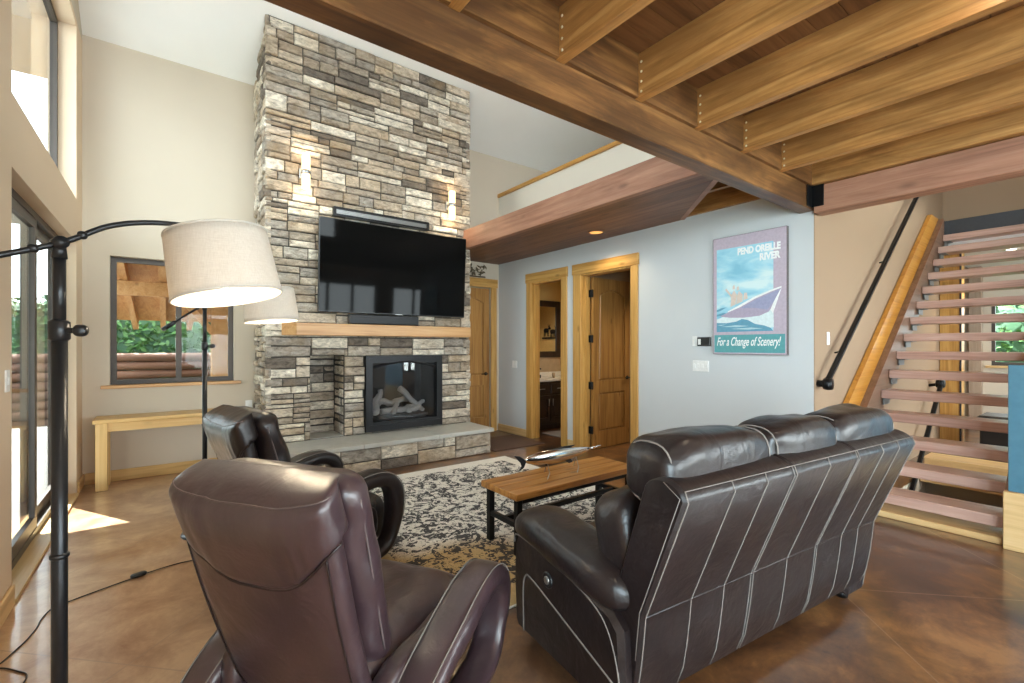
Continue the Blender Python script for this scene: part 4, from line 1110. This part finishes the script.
# ------------------------------------------------------------------ leather recliners
def slab_rings(F, n=28, m=40, ex=.45):
    """F(s)->(centre, halfwidth, halfthick, thickdir); closed rounded slab along s"""
    sg = lambda v, q: math.copysign(abs(v)**q, v); R = []
    for i in range(n+1):
        c, w, t, td, jit = F(i/n); ring = []
        for j in range(m):
            a = 2*PI*j/m
            p = V(c)+V((1, 0, 0))*w*sg(math.cos(a), ex)+V(td)*t*sg(math.sin(a), .75)
            ring.append(p+jit(p) if jit else p)
        R.append(ring)
    return R
def endround(s, k0, k1):
    e = 1.0
    if s < k0: e = math.sqrt(max(0.0, 1-((k0-s)/k0)**2))
    if s > 1-k1: e = min(e, math.sqrt(max(0.0, 1-((s-(1-k1))/k1)**2)))
    return max(e, .03)
BY0, BZ0, BY1, BZ1 = -.22, .20, -.46, 1.005
bdir = V((0, BY1-BY0, BZ1-BZ0)).normalized(); nrm = V((0, -bdir.z, bdir.y))  # rear-facing normal
if nrm.y > 0: nrm = -nrm
def bpt(s, off): return V((0, BY0+(BY1-BY0)*s, BZ0+(BZ1-BZ0)*s)) + nrm*off
def make_recliner(label, loc, rz, lea, adz=0.0):
    t = thing('leather_recliner', label, 'armchair', loc, rz)
    P = lambda name, mb, mat, par=t: link(name, mb, mat if not isinstance(mat, str) else M[mat], par, local=True)
    L = M[lea]
    wav = lambda amp, sc, sd: (lambda p: V((noise.noise(p*sc+V((sd, 0, 0))), noise.noise(p*sc+V((0, sd, 0))), noise.noise(p*sc+V((0, 0, sd)))))*amp)
    # rear shell
    def F(s):
        e = endround(s, .10, .06)
        w = (.288+.024*min(1, s*1.3))*(.88+.12*e)
        return bpt(s, .0+.02*math.sin(PI*s)), w, .052*e, nrm, wav(.006, 5, 1)
    mb = MB(); mb.rings(slab_rings(F, 30, 48, .35)); shell = P('back_shell', mb, L)
    for sx in (-1, 1):
        pts = []
        for k in range(16):
            s = .06+.80*k/15; c, w, th, td, _ = F(s); pts.append(c+V((sx*(w*.93), 0, 0))+nrm*(th*.72))
        m2 = MB(); m2.tube(pts, .0035, 6); P('piping', m2, 'dthread', shell)
    # front cushion, thicker, upper and lower lobes
    def G(s):
        e = endround(s, .12, .10)
        lobes = .070+.022*abs(math.sin(PI*(s*2.2+.2)))
        return bpt(.14+.88*s, -.125), (.262+.045*s)*(.80+.20*e), lobes*e, nrm, wav(.010, 7, 3)
    mb = MB(); mb.rings(slab_rings(G, 34, 40, .45)); fc = P('back_cushion', mb, L)
    for sx in (-1, 1):
        pts = []
        for k in range(14):
            s = .1+.80*k/13; c, w, th, td, _ = G(s); pts.append(c+V((sx*w*1.0, 0, 0))+nrm*.012)
        m2 = MB(); m2.tube(pts, .004, 6); P('piping', m2, 'seam', fc)
    # head roll that wraps over the top, rear flap ends in a shallow arc
    sg = lambda v, q: math.copysign(abs(v)**q, v); R = []; n, m = 22, 150
    for i in range(n+1):
        f = i/n; ring = []
        for j in range(m):
            a = 2*PI*j/m; cx = sg(math.cos(a), .42); sy = math.sin(a)
            slow = .645+.215*abs(cx)**2.3 if sy > 0 else .88
            s = slow+(1.06-slow)*f
            e = 1.0 if f < .72 else math.sqrt(max(.0009, 1-((f-.72)/.28)**2))
            lift = min(1, f/.07)
            tr = .050+.026*lift+.008*math.sin(PI*f); tf = .060+.02*lift
            ctr = -.075; half = (tr if sy > 0 else tf-.0)*(1 if sy > 0 else 1)
            off = (.0+tr)*e*abs(sg(sy, .7)) if sy > 0 else -tf*e*abs(sg(sy, .7))
            off = off-.075*(1-e)
            p = bpt(s, off)+V((cx*(.312+.008*lift)*(.90+.10*e), 0, 0))
            p += wav(.008, 6, 5)(p)+nrm*(.004*noise.noise(V((p.x*28, p.z*5, 3)))) 
            ring.append(p)
        R.append(ring)
    mb = MB(); mb.rings(R); hr_ = P('head_roll', mb, L)
    pts = [R[1][j]+nrm*.002-bdir*.004 for j in range(2, m//2-1)]
    m2 = MB(); m2.tube(pts, .0050, 6); P('piping', m2, 'dthread', hr_)  # dark line put in as the crease shadow under the flap edge
    pts = [R[int(n*.87)][j]+V((0, 0, .0006))+nrm*.0006 for j in range(1, m//2)]
    m2 = MB(); m2.tube(pts, .0022, 6); P('stitch_line', m2, 'seam', hr_)
    # seat with pleats
    def pleat(p):
        p = V(p)
        if p.z > 0: p.z += .030*abs(math.sin(p.x*11.5+p.y*1.2))**.7-.024
        return p+wav(.006, 8, 2)(p)
    mb = MB(); mb.sell((0, .08, .315), (.285, .37, .105), (.42, .38), 60, 20, pleat); P('seat_cushion', mb, L)
    mb = MB(); mb.sell((0, .40, .24), (.27, .07, .15), (.4, .4), 32, 14, wav2 if False else None); P('foot_rest', mb, L)
    mb = MB(); mb.box(-.27, .27, -.22, .36, .15, .29, .03); P('seat_base', mb, L)
    # arms: padded closed loops
    for sx in (-1, 1):
        path = spline([(-.30, .27), (-.26, .36), (-.10, .455), (.12, .545), (.30, .60), (.43, .585), (.49, .49), (.47, .34), (.40, .20), (.20, .155), (-.05, .16), (-.23, .19)], 5, True) if False else \
               spline([V((a, b, 0)) for a, b in ((-.38, .12), (-.36, .21+adz), (-.20, .32+adz), (.03, .42+adz), (.20, .475+adz), (.33, .475+adz), (.41, .40+adz), (.425, .26+adz*.5), (.36, .13), (.16, .075), (-.08, .07), (-.30, .075))], 5, True)
        m_ = len(path); RR = []
        for i, p in enumerate(path):
            tg = (path[(i+1) % m_]-path[i-1]).normalized(); nn = V((-tg.y, tg.x, 0))
            up = max(0, min(1, (p.y-.22)/.2)); th = .036+.016*up; hw = .070+.014*up; ring = []
            xo = sx*(.405+.012*up)
            for j in range(20):
                a = 2*PI*j/20; q = p+nn*th*sg(math.sin(a), .7)
                pt = V((xo+hw*sg(math.cos(a), .6), q.x, q.y)); ring.append(pt+wav(.005, 8, 7)(pt))
            RR.append(ring)
        mb = MB(); mb.rings(RR, True, False, True); am = P('arm_rest', mb, L)
        for e in (-.052, .052):
            pts = []
            for i, p in enumerate(path):
                tg = (path[(i+1) % m_]-path[i-1]).normalized(); nn = V((tg.y, -tg.x, 0)); up = max(0, min(1, (p.y-.22)/.2))
                if i < 36: pts.append(V((sx*(.405+.012*up)+e*(1.0+.22*up), p.x+nn.x*(-.033-.015*up), p.y+nn.y*(-.033-.015*up))))
            m2 = MB(); m2.tube(pts, .003, 6); P('stitch_line', m2, 'stitch', am)
        # inner side bolster seen through the loop
        mb = MB(); mb.sell((sx*.315, .02, .27), (.05, .33, .13), (.5, .5), 28, 14, wr(.012, 9, sx+3)); P('side_bolster', mb, L)
    mb = MB(); mb.lathe([(.001, .001), (.30, .001), (.31, .012), (.30, .03), (.10, .045), (.05, .06), (.05, .15), (.001, .15)], (0, .02, 0), 40); P('swivel_base', mb, 'black')
    m2 = MB(); c = bpt(.03, .074); m2.box(c.x+.03, c.x+.075, c.y-.004, c.y-.002, c.z-.02, c.z+.03); P('care_tag', m2, 'white')
    return t
R1 = make_recliner('oxblood leather recliner in front with its back turned, beside the floor lamp pole', (.60, 1.84, 0), -math.radians(58), 'leather2')
R2 = make_recliner('dark leather recliner behind the first one, turned sideways towards the sofa', (.75, 3.33, 0), -math.radians(80), 'leather', .10)

# ------------------------------------------------------------------ rug, table, fish
ru = thing('area_rug', 'cream rug with black and gold floral pattern under the coffee table', 'rug', (2.315, 3.475, .001))
mb = MB(); mb.box(-1.235, 1.235, -1.425, 1.425, .001, .014, .005); link('pile', mb, M['rug'], ru, local=True)
mb = MB(); mb.tube([(-1.235, -1.425, .008), (1.235, -1.425, .008), (1.235, 1.425, .008), (-1.235, 1.425, .008)], .007, 8, True); link('binding', mb, plain('rug binding', (.62, .58, .50), .9), ru, local=True)
mt_ = MB(); mt_.box(3.62, 4.52, 5.22, 6.05, .001, .010, .004)
solo('door_mat', mt_, M['mat'], 'flat brown door mat on the floor between the hearth and the doorways', 'mat', (4.05, 5.65, .001))
ct = thing('coffee_table', 'low coffee table with a plank top and black metal frame on the rug', 'table', (2.52, 2.68, .014))
TX0, TX1, TY0, TY1, TH = 1.885, 3.155, 2.465, 2.905, .45
for i in range(4):
    a = TY0+(TY1-TY0)*i/4; b = TY0+(TY1-TY0)*(i+1)/4
    mb = MB(); mb.box(TX0, TX1, a+.001, b-.001, TH-.045, TH, .004); link('top_plank', mb, M['tabletop'], ct)
for (x, y) in ((TX0+.03, TY0+.03), (TX0+.03, TY1-.075), (TX1-.075, TY0+.03), (TX1-.075, TY1-.075)):
    mb = MB(); mb.box(x, x+.045, y, y+.045, .015, TH-.045, .003); link('leg', mb, M['black'], ct)
mb = MB(); mb.box(TX0+.03, TX1-.03, TY0+.035, TY0+.07, TH-.085, TH-.046, .003); mb.box(TX0+.03, TX1-.03, TY1-.07, TY1-.035, TH-.085, TH-.046, .003); link('apron', mb, M['black'], ct)
mb = MB()
for x in (TX0+.035, TX1-.07): mb.box(x, x+.035, TY0+.07, TY1-.07, .20, .235, .003)
mb.box(TX0+.05, TX1-.05, (TY0+TY1)/2-.02, (TY0+TY1)/2+.02, .20, .235, .003); link('stretcher', mb, M['black'], ct)
fs = thing('fish_sculpture', 'long polished silver fish on a wire stand on the coffee table', 'sculpture', (2.52, 2.68, .451))
body = []
FC = V((2.50, 2.70, .592)); fl = .36
for k in range(29):
    f = k/28; x = -fl+2*fl*f
    h = .056*math.sin(PI*min(1, .06+f*.94)**.85)**.8 if 0 < f < 1 else .006
    h = max(.008, h); w = h*.55; ring = []
    zc2 = .012*math.cos((f-.5)*PI)*-1+.008
    for j in range(20):
        a = 2*PI*j/20; ring.append(FC+V((x, w*math.cos(a), h*math.sin(a)+zc2)))
    body.append(ring)
mb = MB(); mb.rings(body); link('body', mb, M['silver'], fs)
fy = lambda u, v, d: (FC.x+u, FC.y+d, FC.z+v)
mb = MB(); mb.prism([(-fl+.01, .006), (-fl-.05, .045), (-fl-.10, .055), (-fl-.06, .012), (-fl-.04, -.005), (-fl-.03, -.03), (-fl-.055, -.065), (-fl-.01, -.045), (-fl+.01, -.008)], fy, -.005, .005, .002); link('tail_fin', mb, M['lampmetal'], fs)
mb = MB(); mb.prism([(-.22, .03), (-.12, .052), (.05, .062), (.16, .058), (.12, .045), (0, .04), (-.15, .03)], fy, -.004, .004, .001); link('dorsal_fin', mb, M['lampmetal'], fs)
mb = MB(); mb.prism([(.02, -.04), (.09, -.08), (.13, -.075), (.10, -.035)], fy, -.004, .004, .001); link('belly_fin', mb, M['lampmetal'], fs); mb = MB(); mb.prism([(-.20, -.03), (-.15, -.065), (-.11, -.055), (-.13, -.035)], fy, -.004, .004, .001); link('belly_fin', mb, M['lampmetal'], fs)
mb = MB(); mb.tube([FC+V((fl-.01, 0, .003)), FC+V((fl+.05, 0, .012)), FC+V((fl+.10, 0, .016))], [.012, .008, .004], 8); link('snout', mb, M['silver'], fs)
mb = MB(); mb.sell(FC+V((fl-.055, -.012, .012)), (.008, .005, .008), (1, 1), 10, 8); link('eye', mb, M['black'], fs)
for x in (-.14, .17):
    mb = MB(); mb.tube([(FC.x+x-.07, FC.y-.085, .455), (FC.x+x, FC.y-.03, .475), (FC.x+x, FC.y, .555), (FC.x+x, FC.y+.03, .475), (FC.x+x+.05, FC.y+.085, .455)], .004, 8); link('wire_stand', mb, M['steel'], fs)

# ------------------------------------------------------------------ narrow table below the back window
nt_ = thing('console_table', 'narrow pale pine table standing against the back wall below the window', 'table', (.15, 6.3, 0))
mb = MB(); mb.box(-.575, .79, 6.12, 6.49, .675, .715, .005); link('top', mb, M['pine_x'], nt_)
for (x, y) in ((-.555, 6.15), (-.555, 6.37), (.665, 6.15), (.665, 6.37)):
    mb = MB(); mb.box(x, x+.095, y, y+.085, .001, .675, .004); link('leg', mb, M['pine_z'], nt_)
mb = MB(); mb.box(-.46, .665, 6.17, 6.195, .585, .675); mb.box(-.46, .665, 6.42, 6.445, .585, .675); mb.box(-.53, -.505, 6.235, 6.37, .585, .675); mb.box(.69, .715, 6.235, 6.37, .585, .675); link('apron', mb, M['pine_x'], nt_)

# ------------------------------------------------------------------ arc floor lamps
def floor_lamp(label, pole, joint_z, shade_c, tail, tilt, group=None, knob=1.42, rad=.0185, shade=(.205, .245, .30), apex=.11):
    t = thing('floor_lamp', label, 'floor lamp', (pole[0], pole[1], 0), 0, group)
    px, py = pole
    mb = MB(); mb.lathe([(.001, .001), (.15, .001), (.155, .008), (.15, .022), (.03, .032), (.001, .032)], (px, py, 0), 40); link('base', mb, M['lampmetal'], t)
    mb = MB(); mb.cyl((px, py, .03), (px, py, knob), rad); mb.cyl((px, py, knob), (px, py, joint_z-.03), rad*.8)
    link('pole', mb, M['lampmetal'], t)
    mb = MB()
    for z in (.38, .84):
        mb = MB(); mb.lathe([(rad, -.008), (rad+.004, -.004), (rad+.004, .004), (rad, .008)], (px, py, z), 24); link('collar', mb, M['lampmetal'], t)
    mb = MB(); mb.lathe([(rad, -.03), (rad+.006, -.024), (rad+.006, .024), (rad, .03)], (px, py, knob), 24); link('collar', mb, M['lampmetal'], t)
    d = V((shade_c[0]-px, shade_c[1]-py, 0)).normalized(); sd = V((d.y, -d.x, 0))
    kv = (V((.8, -.6, 0))).normalized()
    mb = MB(); mb.cyl(V((px, py, knob)), V((px, py, knob))+kv*.05, .008); mb.sell(V((px, py, knob))+kv*.062, (.018, .018, .018), (.8, .8), 16, 10); link('knob', mb, M['lampmetal'], t)
    J = V((px, py, joint_z))
    mb = MB(); mb.cyl(J-sd*.022, J+sd*.022, .018, None, 20); mb.cyl(J-V((0, 0, .045)), J, .018, .014, 20); link('swivel_joint', mb, M['lampmetal'], t)
    top = V(shade_c)+V((0, 0, shade[2]*.42))
    A = J+(top-J)*.5+V((0, 0, apex))
    pts = spline([J-d*tail[0]-V((0, 0, tail[1])), J-d*tail[0]*.5-V((0, 0, tail[1]*.48)), J, J+(A-J)*.5+V((0, 0, apex*.30)), A, J+(top-J)*.8+V((0, 0, apex*.75)), top+V((0, 0, .02))], 8)
    mb = MB(); mb.tube(pts, .0085, 12); link('arm', mb, M['lampmetal'], t)
    e = J-d*tail[0]-V((0, 0, tail[1])); e2 = J-d*tail[0]*.72-V((0, 0, tail[1]*.70))
    mb = MB(); mb.cyl(e, e2, .016); link('counterweight', mb, M['lampmetal'], t)
    for k in (.06, -.06):
        mb = MB(); c = J+(pts[20]-J).normalized()*k if k > 0 else J-(J-pts[8]).normalized()*.06
        mb.sell(c, (.0125, .0125, .0125), (.8, .8), 14, 10); link('arm_collar', mb, M['lampmetal'], t)
    # shade
    r0, r1, h = shade; ax = tilt
    Ms = Matrix.Translation(V(shade_c)) @ ax
    mb = MB(); out = [(r1, -h/2), (r1-.001, -h/2+.004)]
    R = []
    def ring(r, z): return [Ms @ V((r*math.cos(2*PI*j/56), r*math.sin(2*PI*j/56), z)) for j in range(56)]
    for k in range(9):
        f = k/8; R.append(ring(r1+(r0-r1)*f, -h/2+h*f))
    for k in range(9):
        f = 1-k/8; R.append(ring(r1+(r0-r1)*f-.004, -h/2+h*f))
    mb.rings(R, True, False, True); sh = link('lamp_shade', mb, M['shadecloth'], t)
    for (r, z) in ((r1, -h/2), (r0, h/2)):
        mb = MB(); mb.tube(ring(r-.002, z), .0045, 8, True); link('rim', mb, M['shaderim'], sh)
    mb = MB(); ztop = h/2-.03
    for k in range(3):
        a = 2*PI*k/3; mb.tube([Ms @ V((0, 0, ztop)), Ms @ V(((r0-.008)*math.cos(a), (r0-.008)*math.sin(a), ztop))], .003, 6)
    mb.cyl(Ms @ V((0, 0, ztop)), top+V((0, 0, .04)), .009); mb.cyl(Ms @ V((0, 0, ztop)), Ms @ V((0, 0, ztop-.09)), .016); link('fitter', mb, M['lampmetal'], t)
    mb = MB(); mb.sell(Ms @ V((0, 0, ztop-.13)), (.03, .03, .045), (1, 1), 16, 12); link('bulb', mb, M['warm_bulb'], t)
    L = bpy.data.lights.new('lamp_bulb', 'POINT'); L.energy = 4; L.color = (1, .82, .58); L.shadow_soft_size = .05
    o = bpy.data.objects.new('lamp_bulb', L); C.objects.link(o); o.location = Ms @ V((0, 0, ztop-.20))
    return t
M['warm_bulb'] = emis('lamp bulb', (1, .86, .62), 6)
rgt = V((.801, -.599, 0)); fw = V((.599, .801, 0))
tl1 = Matrix.Rotation(math.radians(-11), 4, fw)
tl2 = Matrix.Rotation(math.radians(-5), 4, fw)
floor_lamp('tall arc floor lamp nearest the sliding door, large cream shade hanging at its arm end', (-.246, 1.87), 1.75, (.172, 2.02, 1.748), (.42, .20), tl1, 'arc floor lamps', 1.495, .0185, (.166, .180, .235), .06)
floor_lamp('second arc floor lamp standing behind the far recliner, small-looking cream shade', (.247, 4.31), 1.775, (.668, 4.07, 1.77), (.30, .20), tl2, 'arc floor lamps', 1.45, .017, (.178, .195, .25), .06)
# lamp cord with a foot switch
pts = [(.02, 2.62, .006), (-.06, 2.50, .005), (-.16, 2.42, .005), (-.30, 2.30, .005), (-.36, 2.16, .005), (-.40, 2.02, .005), (-.46, 1.90, .005), (-.53, 1.80, .005), (-.57, 1.73, .005), (-.60, 1.68, .005), (-.585, 1.63, .005), (-.52, 1.62, .005), (-.48, 1.59, .005), (-.50, 1.50, .005)]
def flp(px, py, z=.005):
    d = 463.5*(1.45-z)/(py-346); l = d*(px-512)/463.5
    return V((.599*d+.801*l, .801*d-.599*l, z))
cp = [flp(*q) for q in ((215, 556), (180, 563), (150, 572), (128, 580), (100, 590), (68, 602), (52, 609), (42, 619), (37, 628), (27, 640), (14, 652), (0, 664), (-14, 672), (2, 668), (18, 671), (27, 675), (22, 686), (10, 700))]
cc = thing('lamp_cord', 'thin black lamp cord with an inline foot switch snaking over the floor', 'cord', tuple(cp[5]))
mb = MB(); mb.tube(spline(cp, 6), .0035, 8); link('cord', mb, M['plastic'], cc)
q = flp(139, 574.5, .014); ang = math.atan2((cp[1]-cp[3]).y, (cp[1]-cp[3]).x)
Mq = Matrix.Translation(q) @ Matrix.Rotation(ang, 4, 'Z')
mb = MB(); mb.sell((0, 0, 0), (.042, .020, .013), (.6, .6), 20, 10, None, Mq); link('foot_switch', mb, M['plastic'], cc)

# ------------------------------------------------------------------ outside
mb = MB(); plate(mb, -30, 40, -30, 40, [(-.9, 11.4, -4.4, 6.75)], lambda a, b, c, d: (a, b, c, d, -.6, -.25)); struct('ground', mb, M['grass'], None, 'lawn around the house')
mb = MB(); mb.box(-5.2, LW-.2, -2, 12, -.25, -.03); mb.box(LW-.2, 8, BW+.2, 12, -.25, -.03); struct('floor_patio', mb, M['concrete'], None, 'pale concrete patio outside the glass')
# porch roof along the sliding door side (eaves cut the sun down to a small patch)
pr = thing('porch_roof', 'timber porch roof with exposed rafters outside the back window', 'porch', (2, 9, 2.4))
zr = lambda y: 2.98-(y-6.8)*.17
mb = MB()
y0, y1 = 6.76, 12.6
mb.add([(x, y, zr(y)+d) for d in (0, .06) for x in (-1.0, 8) for y in (y0, y1)], [(0, 1, 3, 2), (4, 6, 7, 5), (0, 4, 5, 1), (2, 3, 7, 6), (0, 2, 6, 4), (1, 5, 7, 3)])
link('roof_boards', mb, M['porch'], pr)
for i in range(19):
    x = -.95+.46*i; mb = MB(); mb.bar((x, y0, zr(y0)-.10), (x, y1, zr(y1)-.10), .09, .19); link('rafter', mb, M['porch'], pr)
mb = MB(); mb.box(-1.0, 8, 8.9, 9.04, zr(9)-.40, zr(9)-.19); link('cross_beam', mb, M['porch'], pr)
for x in (-.9, .60, 5.6):
    mb = MB(); mb.box(x, x+.24, 8.89, 9.05, -.03, zr(9)-.40); pp = link('porch_post', mb, M['porch'], pr)
mb = MB(); mb.bar((.72, 8.97, 1.55), (.72-.5, 8.97, 2.18), .09, .10, (0, 1, 0)); mb.bar((.72, 8.97, 1.55), (.72+.5, 8.97, 2.18), .09, .10, (0, 1, 0)); link('knee_brace', mb, M['porch'], pr)
mb = MB()
mb.box(-5.0, LW-.2, -4.5, 6.62, 2.66, 2.78); mb.box(-1.7, LW-.2, -4.5, 9, 5.15, 5.3)  # upper box: unseen eave added to keep sun off the clerestory
struct('roof_side', mb, M['shingle'], None, 'timber porch roof outside the sliding door, with an added eave blocking the sun')
for k, y in enumerate((4.6, 1.5)):
    mb = MB(); mb.box(-4.8, -4.62, y, y+.18, -.03, 2.66); t = thing('porch_post', 'timber porch post on the patio outside the sliding glass door, %s' % ('farther one' if k == 0 else 'nearer one'), 'post', (-4.7, y, -.03)); link('timber', mb, M['porch'], t)
fe = thing('log_fence', 'brown stacked-log fence beyond the patio, seen through the back window', 'fence', (1, 13.2, -.25))
for k in range(8):
    mb = MB(); rr = random.Random(k); mb.tube([(-6+i*1.5, 13.2+rr.uniform(-.02, .02), -.13+.19*k+rr.uniform(-.012, .012)) for i in range(12)], .095, 10); link('log_rail', mb, M['fence'], fe)
def bush(name, c, h, n, mat, label, cat, seed, group='trees beyond the patio', trunk=True, sz=.10):
    t = thing(name, label, cat, (c[0], c[1], -.25), 0, group); rr = random.Random(seed); mb = MB()
    for i in range(n):
        d = V((rr.gauss(0, 1), rr.gauss(0, 1), rr.gauss(0, 1))).normalized()*(rr.random()**.4)
        lump = 1+.25*noise.noise(d*2.2+V((seed, 0, 0)))
        p = V(c)+V((d.x*h[0]*lump, d.y*h[0]*lump, d.z*h[1]*lump)); a = V((rr.gauss(0, 1), rr.gauss(0, 1), rr.gauss(0, .6))).normalized(); b = a.cross(V((rr.gauss(0, 1), rr.gauss(0, 1), rr.gauss(0, 1)))).normalized(); s = sz*rr.uniform(.6, 1.4)
        mb.add([p-a*s, p-b*s*.5, p+a*s, p+b*s*.5+V((0, 0, s*.2))], [(0, 1, 2), (0, 2, 3)])
    link('foliage', mb, mat, t, fix=False)
    mb = MB(); mb.sell(c, (h[0]*.86, h[0]*.86, h[1]*.86), (1, 1), 40, 24, lambda p: p*(1+.22*noise.noise(p*1.6)+.08*noise.noise(p*6))); link('foliage_mass', mb, M['leaf2'], t)
    mb = MB(); mb.tube([(c[0], c[1], -.25), (c[0]+.05, c[1], c[2]*.5), (c[0], c[1], c[2]+h[1]*.4)], [.12, .09, .04], 10); link('trunk', mb, M['bark'], t)
    return t
bush('tree', (-1.2, 18.2, 1.9), (1.7, 1.7), 5200, M['leaf2'], 'dark green tree beyond the fence, towards the sliding door side of the back window', 'tree', 1)
bush('tree', (2.9, 18.0, 2.0), (1.6, 1.6), 5200, M['leaf'], 'bright green leafy tree beyond the fence, right pane of the back window', 'tree', 2)
bush('tree', (-10.2, 9.2, 2.6), (2.0, 2.6), 5200, M['leaf2'], 'dark conifer-like tree outside the sliding glass door', 'tree', 3, sz=.14)
bush('tree', (-11.0, 14.0, 2.6), (2.0, 2.6), 5200, M['leaf'], 'green tree farther out beyond the patio corner', 'tree', 4, sz=.14)
bush('tree', (-6.6, 5.4, 1.6), (1.6, 2.0), 4200, M['leaf2'], 'dense dark green tree close beside the patio outside the sliding glass door', 'tree', 6, sz=.12)
hg = thing('hedge', 'long dense green hedge beyond the log fence outside the back window', 'hedge', (0, 14.6, -.25))
mb = MB()
def hp_(p):
    q = V(p); return q*(1+.10*noise.noise(q*1.1)+.05*noise.noise(q*4))
mb.sell((0, 14.6, .9), (7.5, .7, 1.5), (.25, .3), 140, 30, hp_); link('foliage_mass', mb, M['leaf2'], hg)
mb = MB(); rr = random.Random(8)
for i in range(9000):
    p = V((rr.uniform(-5, 6), 13.86+rr.uniform(-.10, .12), rr.uniform(-.2, 2.45))); a = V((rr.gauss(0, 1), rr.gauss(0, .6), rr.gauss(0, .7))).normalized(); b = a.cross(V((rr.gauss(0, 1), rr.gauss(0, 1), rr.gauss(0, 1)))).normalized(); q = .07*rr.uniform(.6, 1.5)
    mb.add([p-a*q, p-b*q*.5, p+a*q, p+b*q*.5], [(0, 1, 2, 3)])
link('foliage', mb, M['leaf'], hg, fix=False)
bush('shrub', (14.6, 1.6, 1.3), (1.3, 1.3), 4200, M['leaf'], 'green shrub outside the small window behind the stair treads', 'shrub', 5)
# ------------------------------------------------------------------ light
w = bpy.data.worlds.new('world'); S.world = w; w.use_nodes = True
bg = w.node_tree.nodes['Background']; bg.inputs[0].default_value = (.86, .93, 1.0, 1); bg.inputs[1].default_value = 4.4
sun = bpy.data.lights.new('sun', 'SUN'); sun.energy = 24; sun.angle = .01; sun.color = (1, .97, .92)
so = bpy.data.objects.new('sun', sun); C.objects.link(so)
el = math.radians(54); hd_ = V((.5, -.87, 0)).normalized()
so.rotation_euler = V((hd_.x*math.cos(el), hd_.y*math.cos(el), -math.sin(el))).to_track_quat('-Z', 'Y').to_euler()
def area_lamp(name, loc, direction, sx, sy, e, col=(.93, .95, 1)):
    L = bpy.data.lights.new(name, 'AREA'); L.shape = 'RECTANGLE'; L.size = sx; L.size_y = sy; L.energy = e; L.color = col
    o = bpy.data.objects.new(name, L); C.objects.link(o); o.location = loc
    o.rotation_euler = V(direction).to_track_quat('-Z', 'Z' if abs(direction[2]) < .9 else 'Y').to_euler(); return L
for (a, b, c, d) in K: area_lamp('window_fill', ((a+b)/2, RF-.25, (c+d)/2), (0, 1, 0), b-a, d-c, 130)  # fill lamps added outside the rear windows to lift the ambient light
area_lamp('window_fill', (2.3, RF-.25, 4.6), (0, 1, 0), 4.2, 2.0, 250)  # added fill lamp for the loft and ceiling
area_lamp('window_fill', (LW-.25, -2.15, 1.6), (1, 0, 0), 2.5, 2.2, 260, (.74, .87, 1))  # added bluish fill lamp for the joist sides and sofa end
area_lamp('window_fill', (LW-.25, 2.1, 4.2), (1, 0, 0), 1.8, 1.6, 25)  # added fill lamp at the upper side window
def portal(loc, direction, sx, sy):
    L = area_lamp('sky_portal', loc, direction, sx, sy, 1); L.cycles.is_portal = True
portal((LW-.2, 4.96, 1.25), (1, 0, 0), 2.3, 2.3); portal((LW-.2, 4.96, 3.72), (1, 0, 0), 2.3, 1.6); portal((.1, BW+.18, 1.72), (0, -1, 0), 1.1, 1.3)
# unseen downlights added to warm the joists, then room lights
for (x, y) in ((.70, -1.6), (2.45, -1.6), (.70, .3), (2.45, .3), (3.65, -.6), (7.4, -1.5)):
    z = 3.09 if x < 4.5 else 3.0
    t = downlight(x, y, z, 'added unseen ceiling light between the joists at %s, %s' % ('the window side' if x < 1 else 'the middle' if x < 3 else 'the stair side', 'near the heavy beam' if y > 0 else 'farther behind the viewpoint'), 10)
downlight(4.25, 3.95, 2.853, 'recessed light in the wooden ledge soffit above the wide doorway', 14, .085, 'recessed lights', 'amberlight', 'soffit')
for (x, y, z, e) in ((5.6, 5.5, 2.72, 35), (6.0, 3.4, 2.72, 45)):
    downlight(x, y, z, 'recessed ceiling light in the %s' % ('bathroom' if y > 5 else 'room behind the open door'), e)
S.view_settings.view_transform = 'Standard'; S.view_settings.look = 'None'; S.view_settings.gamma = 1; S.view_settings.use_curve_mapping = False
S.view_settings.exposure = 0.86
S.cycles.use_denoising = True; S.cycles.use_adaptive_sampling = False; S.cycles.max_bounces = 10; S.cycles.diffuse_bounces = 6; S.cycles.glossy_bounces = 5
S.cycles.transparent_max_bounces = 12; S.cycles.sample_clamp_indirect = 6; S.cycles.caustics_reflective = False; S.cycles.caustics_refractive = False
